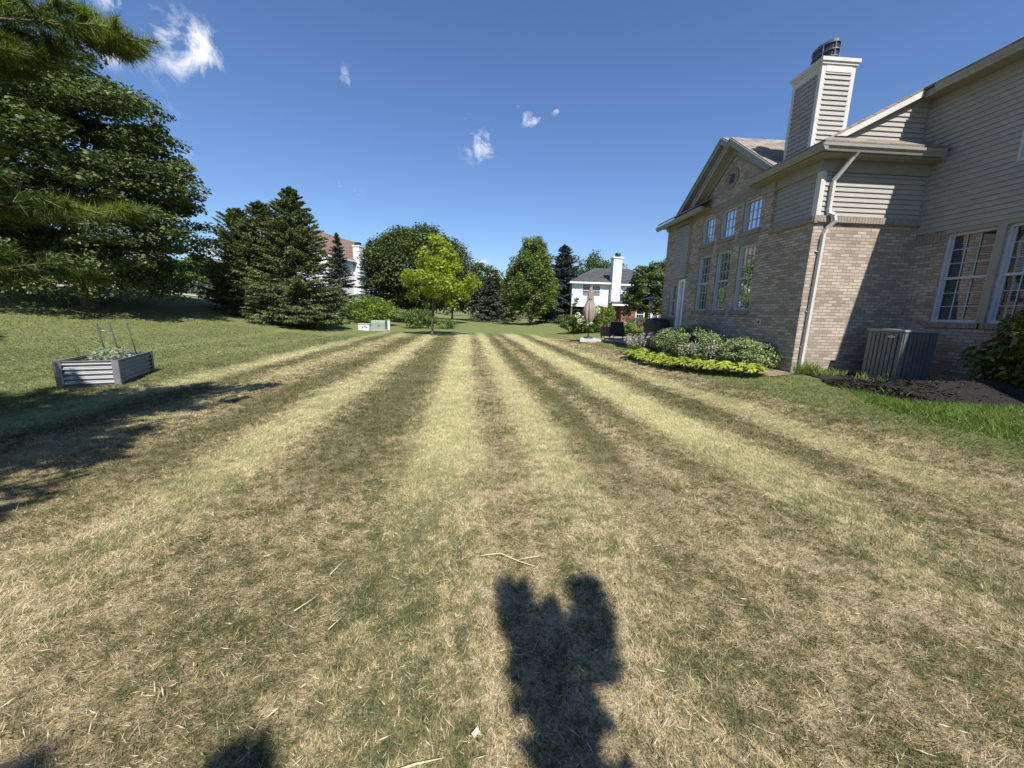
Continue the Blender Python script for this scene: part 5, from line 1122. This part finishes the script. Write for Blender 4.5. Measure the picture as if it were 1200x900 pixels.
# ------------------------------------------------------------------ pine at the left edge, spruce behind the camera
def pine(x, y, H, seed):
    r = np.random.default_rng(seed); z0 = gzf(x, y); t = thing('white_pine', (x, y, z0), 'long-needled pine hanging into the frame at the left edge', 'tree')
    m = MB(); m.tube([(x, y, z0-.1), (x, y, z0+H*.5), (x, y, z0+H)], [.16, .10, .02], 8); m.build('trunk', M['bark'], t)
    tw = MB(); T = []   # tufts: position, direction
    def branch(p0, az, L_, up, droop, fork=True):
        p0 = np.array(p0, float); d = np.array([np.cos(az), np.sin(az), up]); n = max(4, int(L_/.22)); pts = []
        for k in range(n+1):
            s = k/n*L_; pts.append(p0+d*s+np.array([0, 0, -droop*s*s*.12+.10*(k/n)**3*L_*.4])+r.normal(size=3)*.012*s)
        tw.tube(pts, [max(.006, .022*(1-k/n)*min(1, L_/2)+.004) for k in range(n+1)], 5, False)
        for k in range(max(1, int(n*.45)), n+1):
            dd = pts[k]-pts[k-1]; T.append((pts[k], dd/np.linalg.norm(dd)))
        if fork:
            for k in range(max(1, int(n*.25)), n):
                for sd in (-1, 1):
                    if r.random() < .80: branch(pts[k], az+sd*(.55+.4*r.random()), (L_*(1-k/n)*.55+.16)*(.6+.6*r.random()), up*.5+.10*r.normal(), droop*.4, L_ > 1.5 and r.random() < .5)
    z = .55
    while z < H-.3:
        f = z/H; Lm = np.interp(z/H, [0, .15, .3, .5, .72, .9, 1], [1.8, 2.2, 2.4, 2.4, 1.9, 1.0, .3]); nb = 6 if z < 4 else 4; a0 = r.random()*6.28
        for k in range(nb): branch((x, y, z0+z+r.normal()*.06), a0+k*2*np.pi/nb+r.normal()*.12, Lm*(.8+.28*r.random()), .12+.3*f, .5, True)
        z += .42
    # boughs in the picture, then unseen ones inferred from their lawn shadow: (tip x, y, z, base height)
    for tx, ty, tz, bz in ((-3.43, 4.5, 3.92, 3.2), (-4.1, 4.4, 4.0, 3.3), (-4.7, 4.3, 4.15, 3.4), (-3.95, 4.3, 3.62, 3.0), (-4.5, 4.2, 3.5, 2.9), (-3.70, 4.5, 2.32, 1.9), (-4.2, 4.3, 2.4, 2.0), (-4.95, 4.1, 2.35, 2.0), (-4.2, 4.5, 1.78, 1.5), (-4.6, 4.2, 1.9, 1.6), (-4.9, 4.0, 1.5, 1.3), (-4.85, 4.15, 1.13, .9), (-4.9, 3.9, .80, .6), (-4.7, 4.3, 2.9, 2.4), (-5.1, 4.1, 2.7, 2.3),
                           (-3.3, 2.1, 3.0, 2.4), (-3.15, 1.0, 3.0, 2.4), (-3.05, .3, 2.8, 2.3), (-3.5, 1.5, 3.3, 2.8), (-3.6, .6, 2.9, 2.4)):
        p0 = np.array([x+.2, y, z0+bz]); e = np.array([tx, ty, tz]); L_ = np.linalg.norm((e-p0)[:2]); az = np.arctan2(e[1]-p0[1], e[0]-p0[0]); up = (e[2]-p0[2]-.04*L_+.06*L_*L_)/L_
        branch(p0, az, L_, up, .5, True)
    tw.build('branches', M['bark'], t)
    TP = np.array([a for a, b in T]); TD = np.array([b for a, b in T]); per = 62; n = len(TP)*per
    i = np.repeat(np.arange(len(TP)), per); P = TP[i]+r.normal(size=(n, 3))*.006-TD[i]*(r.random((n, 1))**2*.09); d = unit(TD[i]*.9+unit(r.normal(size=(n, 3)))*1.25+np.array([0, 0, .25])); Ln = .115*(.7+.5*r.random((n, 1)))
    sd = unit(np.cross(d, r.normal(size=(n, 3))))*.0030; V = np.stack([P-sd, P+sd, P+d*Ln+np.array([0, 0, -.012])], 1).reshape(-1, 3)
    np_mesh('needles', V, 3, r.random(n), M['needle_pine'], t); print('pine needles', n)
pine(-6.0, 2.3, 4.75, 33)
spruce('spruce_tree', 'twin-topped young spruce close behind the camera, known by its forked shadow', .98, -1.66, 4.15, .50, 'needle_spruce', 13000, spray=.13, wid=.035, lo=.3, seed=34, power=1.05, tops=((-.10, 0, 1.035), (-.06, 0, .97), (.30, -.03, 1.05), (.24, -.03, .98)), z0=0.0, trunk_r=.04, tiers=230, lean=.12)
spruce('spruce_tree', 'young spruce behind the camera left of the forked one', -.20, -1.80, 3.5, .42, 'needle_spruce', 12000, spray=.13, wid=.035, lo=.3, seed=35, power=1.05, z0=0.0, trunk_r=.05)
spruce('spruce_tree', 'young spruce behind the camera, farthest left', -.88, -1.83, 3.5, .42, 'needle_spruce', 12000, spray=.13, wid=.035, lo=.3, seed=36, power=1.05, z0=0.0, trunk_r=.05)

# ------------------------------------------------------------------ grass blades over the near lawn
def grass():
    r = np.random.default_rng(99); Vs = []; Rs = []
    for (d0, d1, dens, h, wd) in ((.55, 2.2, 15000, .034, .0027), (2.2, 4.0, 8500, .038, .0037), (4.0, 7.0, 3800, .042, .0056), (7.0, 12.0, 1300, .044, .009), (12.0, 22.0, 320, .05, .018)):
        wx = 1.55*d1+.8; area = 2*wx*(d1-d0); n = int(area*dens); x = (r.random(n)*2-1)*wx; y = d0+(d1-d0)*r.random(n)
        k = (np.abs(x) < 1.5*y+.6) & (x < 6.9) & ~((x > 6.0) & (y > 8.2)) & ~((x > 6.9-.0) & (y > 4.6)); x, y = x[k], y[k]; n = len(x)
        # clumping
        f = np.sin(x*9+3*np.sin(y*4))*np.sin(y*8.3+2*np.sin(x*5)); hh = h*(.55+.75*r.random(n))*(1+.25*f)
        cs_ = .022*max(1, d0/1.6); wx_ = x+.4*cs_*np.sin(y*61)+.15*y; wy_ = y+.4*cs_*np.sin(x*57)-.11*x
        ci = (np.floor(wx_/cs_).astype(np.int64)*73856093) ^ (np.floor(wy_/cs_).astype(np.int64)*19349663); cr = ((ci*2654435761) % 1000003)/1000003.
        b = np.stack([x, y, gz(x, y)-.003], 1); rn = np.clip(.62*cr+.38*r.random(n), 0, 1); rn = np.clip(.5+(rn-.5)*1.35, 0, 1); hh = hh*(.7+.6*((cr*7.13) % 1))
        u = x+.052*y; lay = np.where((np.abs(u+.22) < .36) | (np.abs(u-.88) < .25) | (np.abs(u-2.95) < .37) | (np.abs(u+2.25) < .35) | (np.abs(u+5.6) < .37), .55, -.55)
        le = r.normal(size=(n, 3))*.75; le[:, 1] += lay; le[:, 2] = .55+.5*r.random(n); le = unit(le); le[rn > .7, 2] *= .45
        tip = b+le*hh[:, None]*1.25; sd = unit(np.cross(le, np.array([0, 0, 1.])+r.normal(size=(n, 3))*.8))*wd*(.6+.8*r.random((n, 1)))
        Vs.append(np.stack([b-sd*.5, b+sd*.5, tip], 1).reshape(-1, 3)); Rs.append(rn)
    V = np.concatenate(Vs); rn = np.concatenate(Rs); print('grass blades', len(rn))
    o = np_mesh('grass', V, 3, rn, M['blade'], None); setp(o, 'short dry mown grass blades over the lawn', 'grass', None, 'stuff')
grass()
# loose dry clippings scattered over the near lawn: uncountable
r = np.random.default_rng(123); n = 1500; y = .9+6*r.random(n)**1.4; x = (r.random(n)*2-1)*(1.45*y+.3); k = x < 6; x, y = x[k], y[k]; n = len(x); a = r.random(n)*6.28
d = np.stack([np.cos(a), np.sin(a), r.normal(size=n)*.18], 1); c = np.stack([x, y, gz(x, y)+.016+.014*r.random(n)], 1); Lh = (.012+.022*r.random((n, 1))); sd = np.stack([-np.sin(a), np.cos(a), r.normal(size=n)*.3], 1)*(.0011+.0012*r.random((n, 1)))
V = np.stack([c-d*Lh, c+sd, c+d*Lh+np.array([0, 0, .004]), c-sd], 1).reshape(-1, 3); o = np_mesh('grass_clippings', V, 4, r.random(n), M['leaf_clip'], None); setp(o, 'loose dry clippings scattered over the near lawn', 'clippings', None, 'stuff')
# bits of straw and a dead leaf on the lawn
def straw(pts, label, rad=.003, name='straw'):
    m = MB(); q = [(x, y, gzf(x, y)+.022+.01*math.sin(i*2.)) for i, (x, y) in enumerate(pts)]; m.tube(q, [rad]*(len(q)-1)+[rad*.4], 5); o = m.build(name, M['straw'], None); setp(o, label, 'straw', 'loose straws on the lawn')
straw([(-.30, 1.02), (-.22, 1.035), (-.13, 1.06)], 'pale yellow straw at the bottom edge of the picture', .0035)
straw([(-.72, 1.60), (-.68, 1.66)], 'thin pale straw on the near lawn left of centre, nearest the camera'); straw([(-.93, 1.72), (-.86, 1.80)], 'thin pale straw on the near lawn, farther left'); straw([(-.86, 1.98), (-.82, 2.10)], 'faint straw farther off on the left of the near lawn')
straw([(-.02, 2.12), (.10, 2.13), (.20, 2.08), (.30, 2.02)], 'long forked straw beyond the twin-tipped shadow', .003); straw([(.20, 2.08), (.32, 2.10), (.36, 2.13)], 'short straw crossing the long forked one', .002)
m = MB(); zz = gzf(-.02, 1.12)+.03; c = Vector((-.02, 1.12, zz))
m.face([c+Vector(p) for p in ((-.018, 0, 0), (-.006, -.018, .004), (.004, -.004, .0), (.02, -.012, .006), (.012, .006, 0), (.004, .02, .006), (-.008, .008, .002))]); o = m.build('dead_leaf', M['deadleaf'], None); setp(o, 'curled pale dead leaf lying on the dry grass', 'leaf')
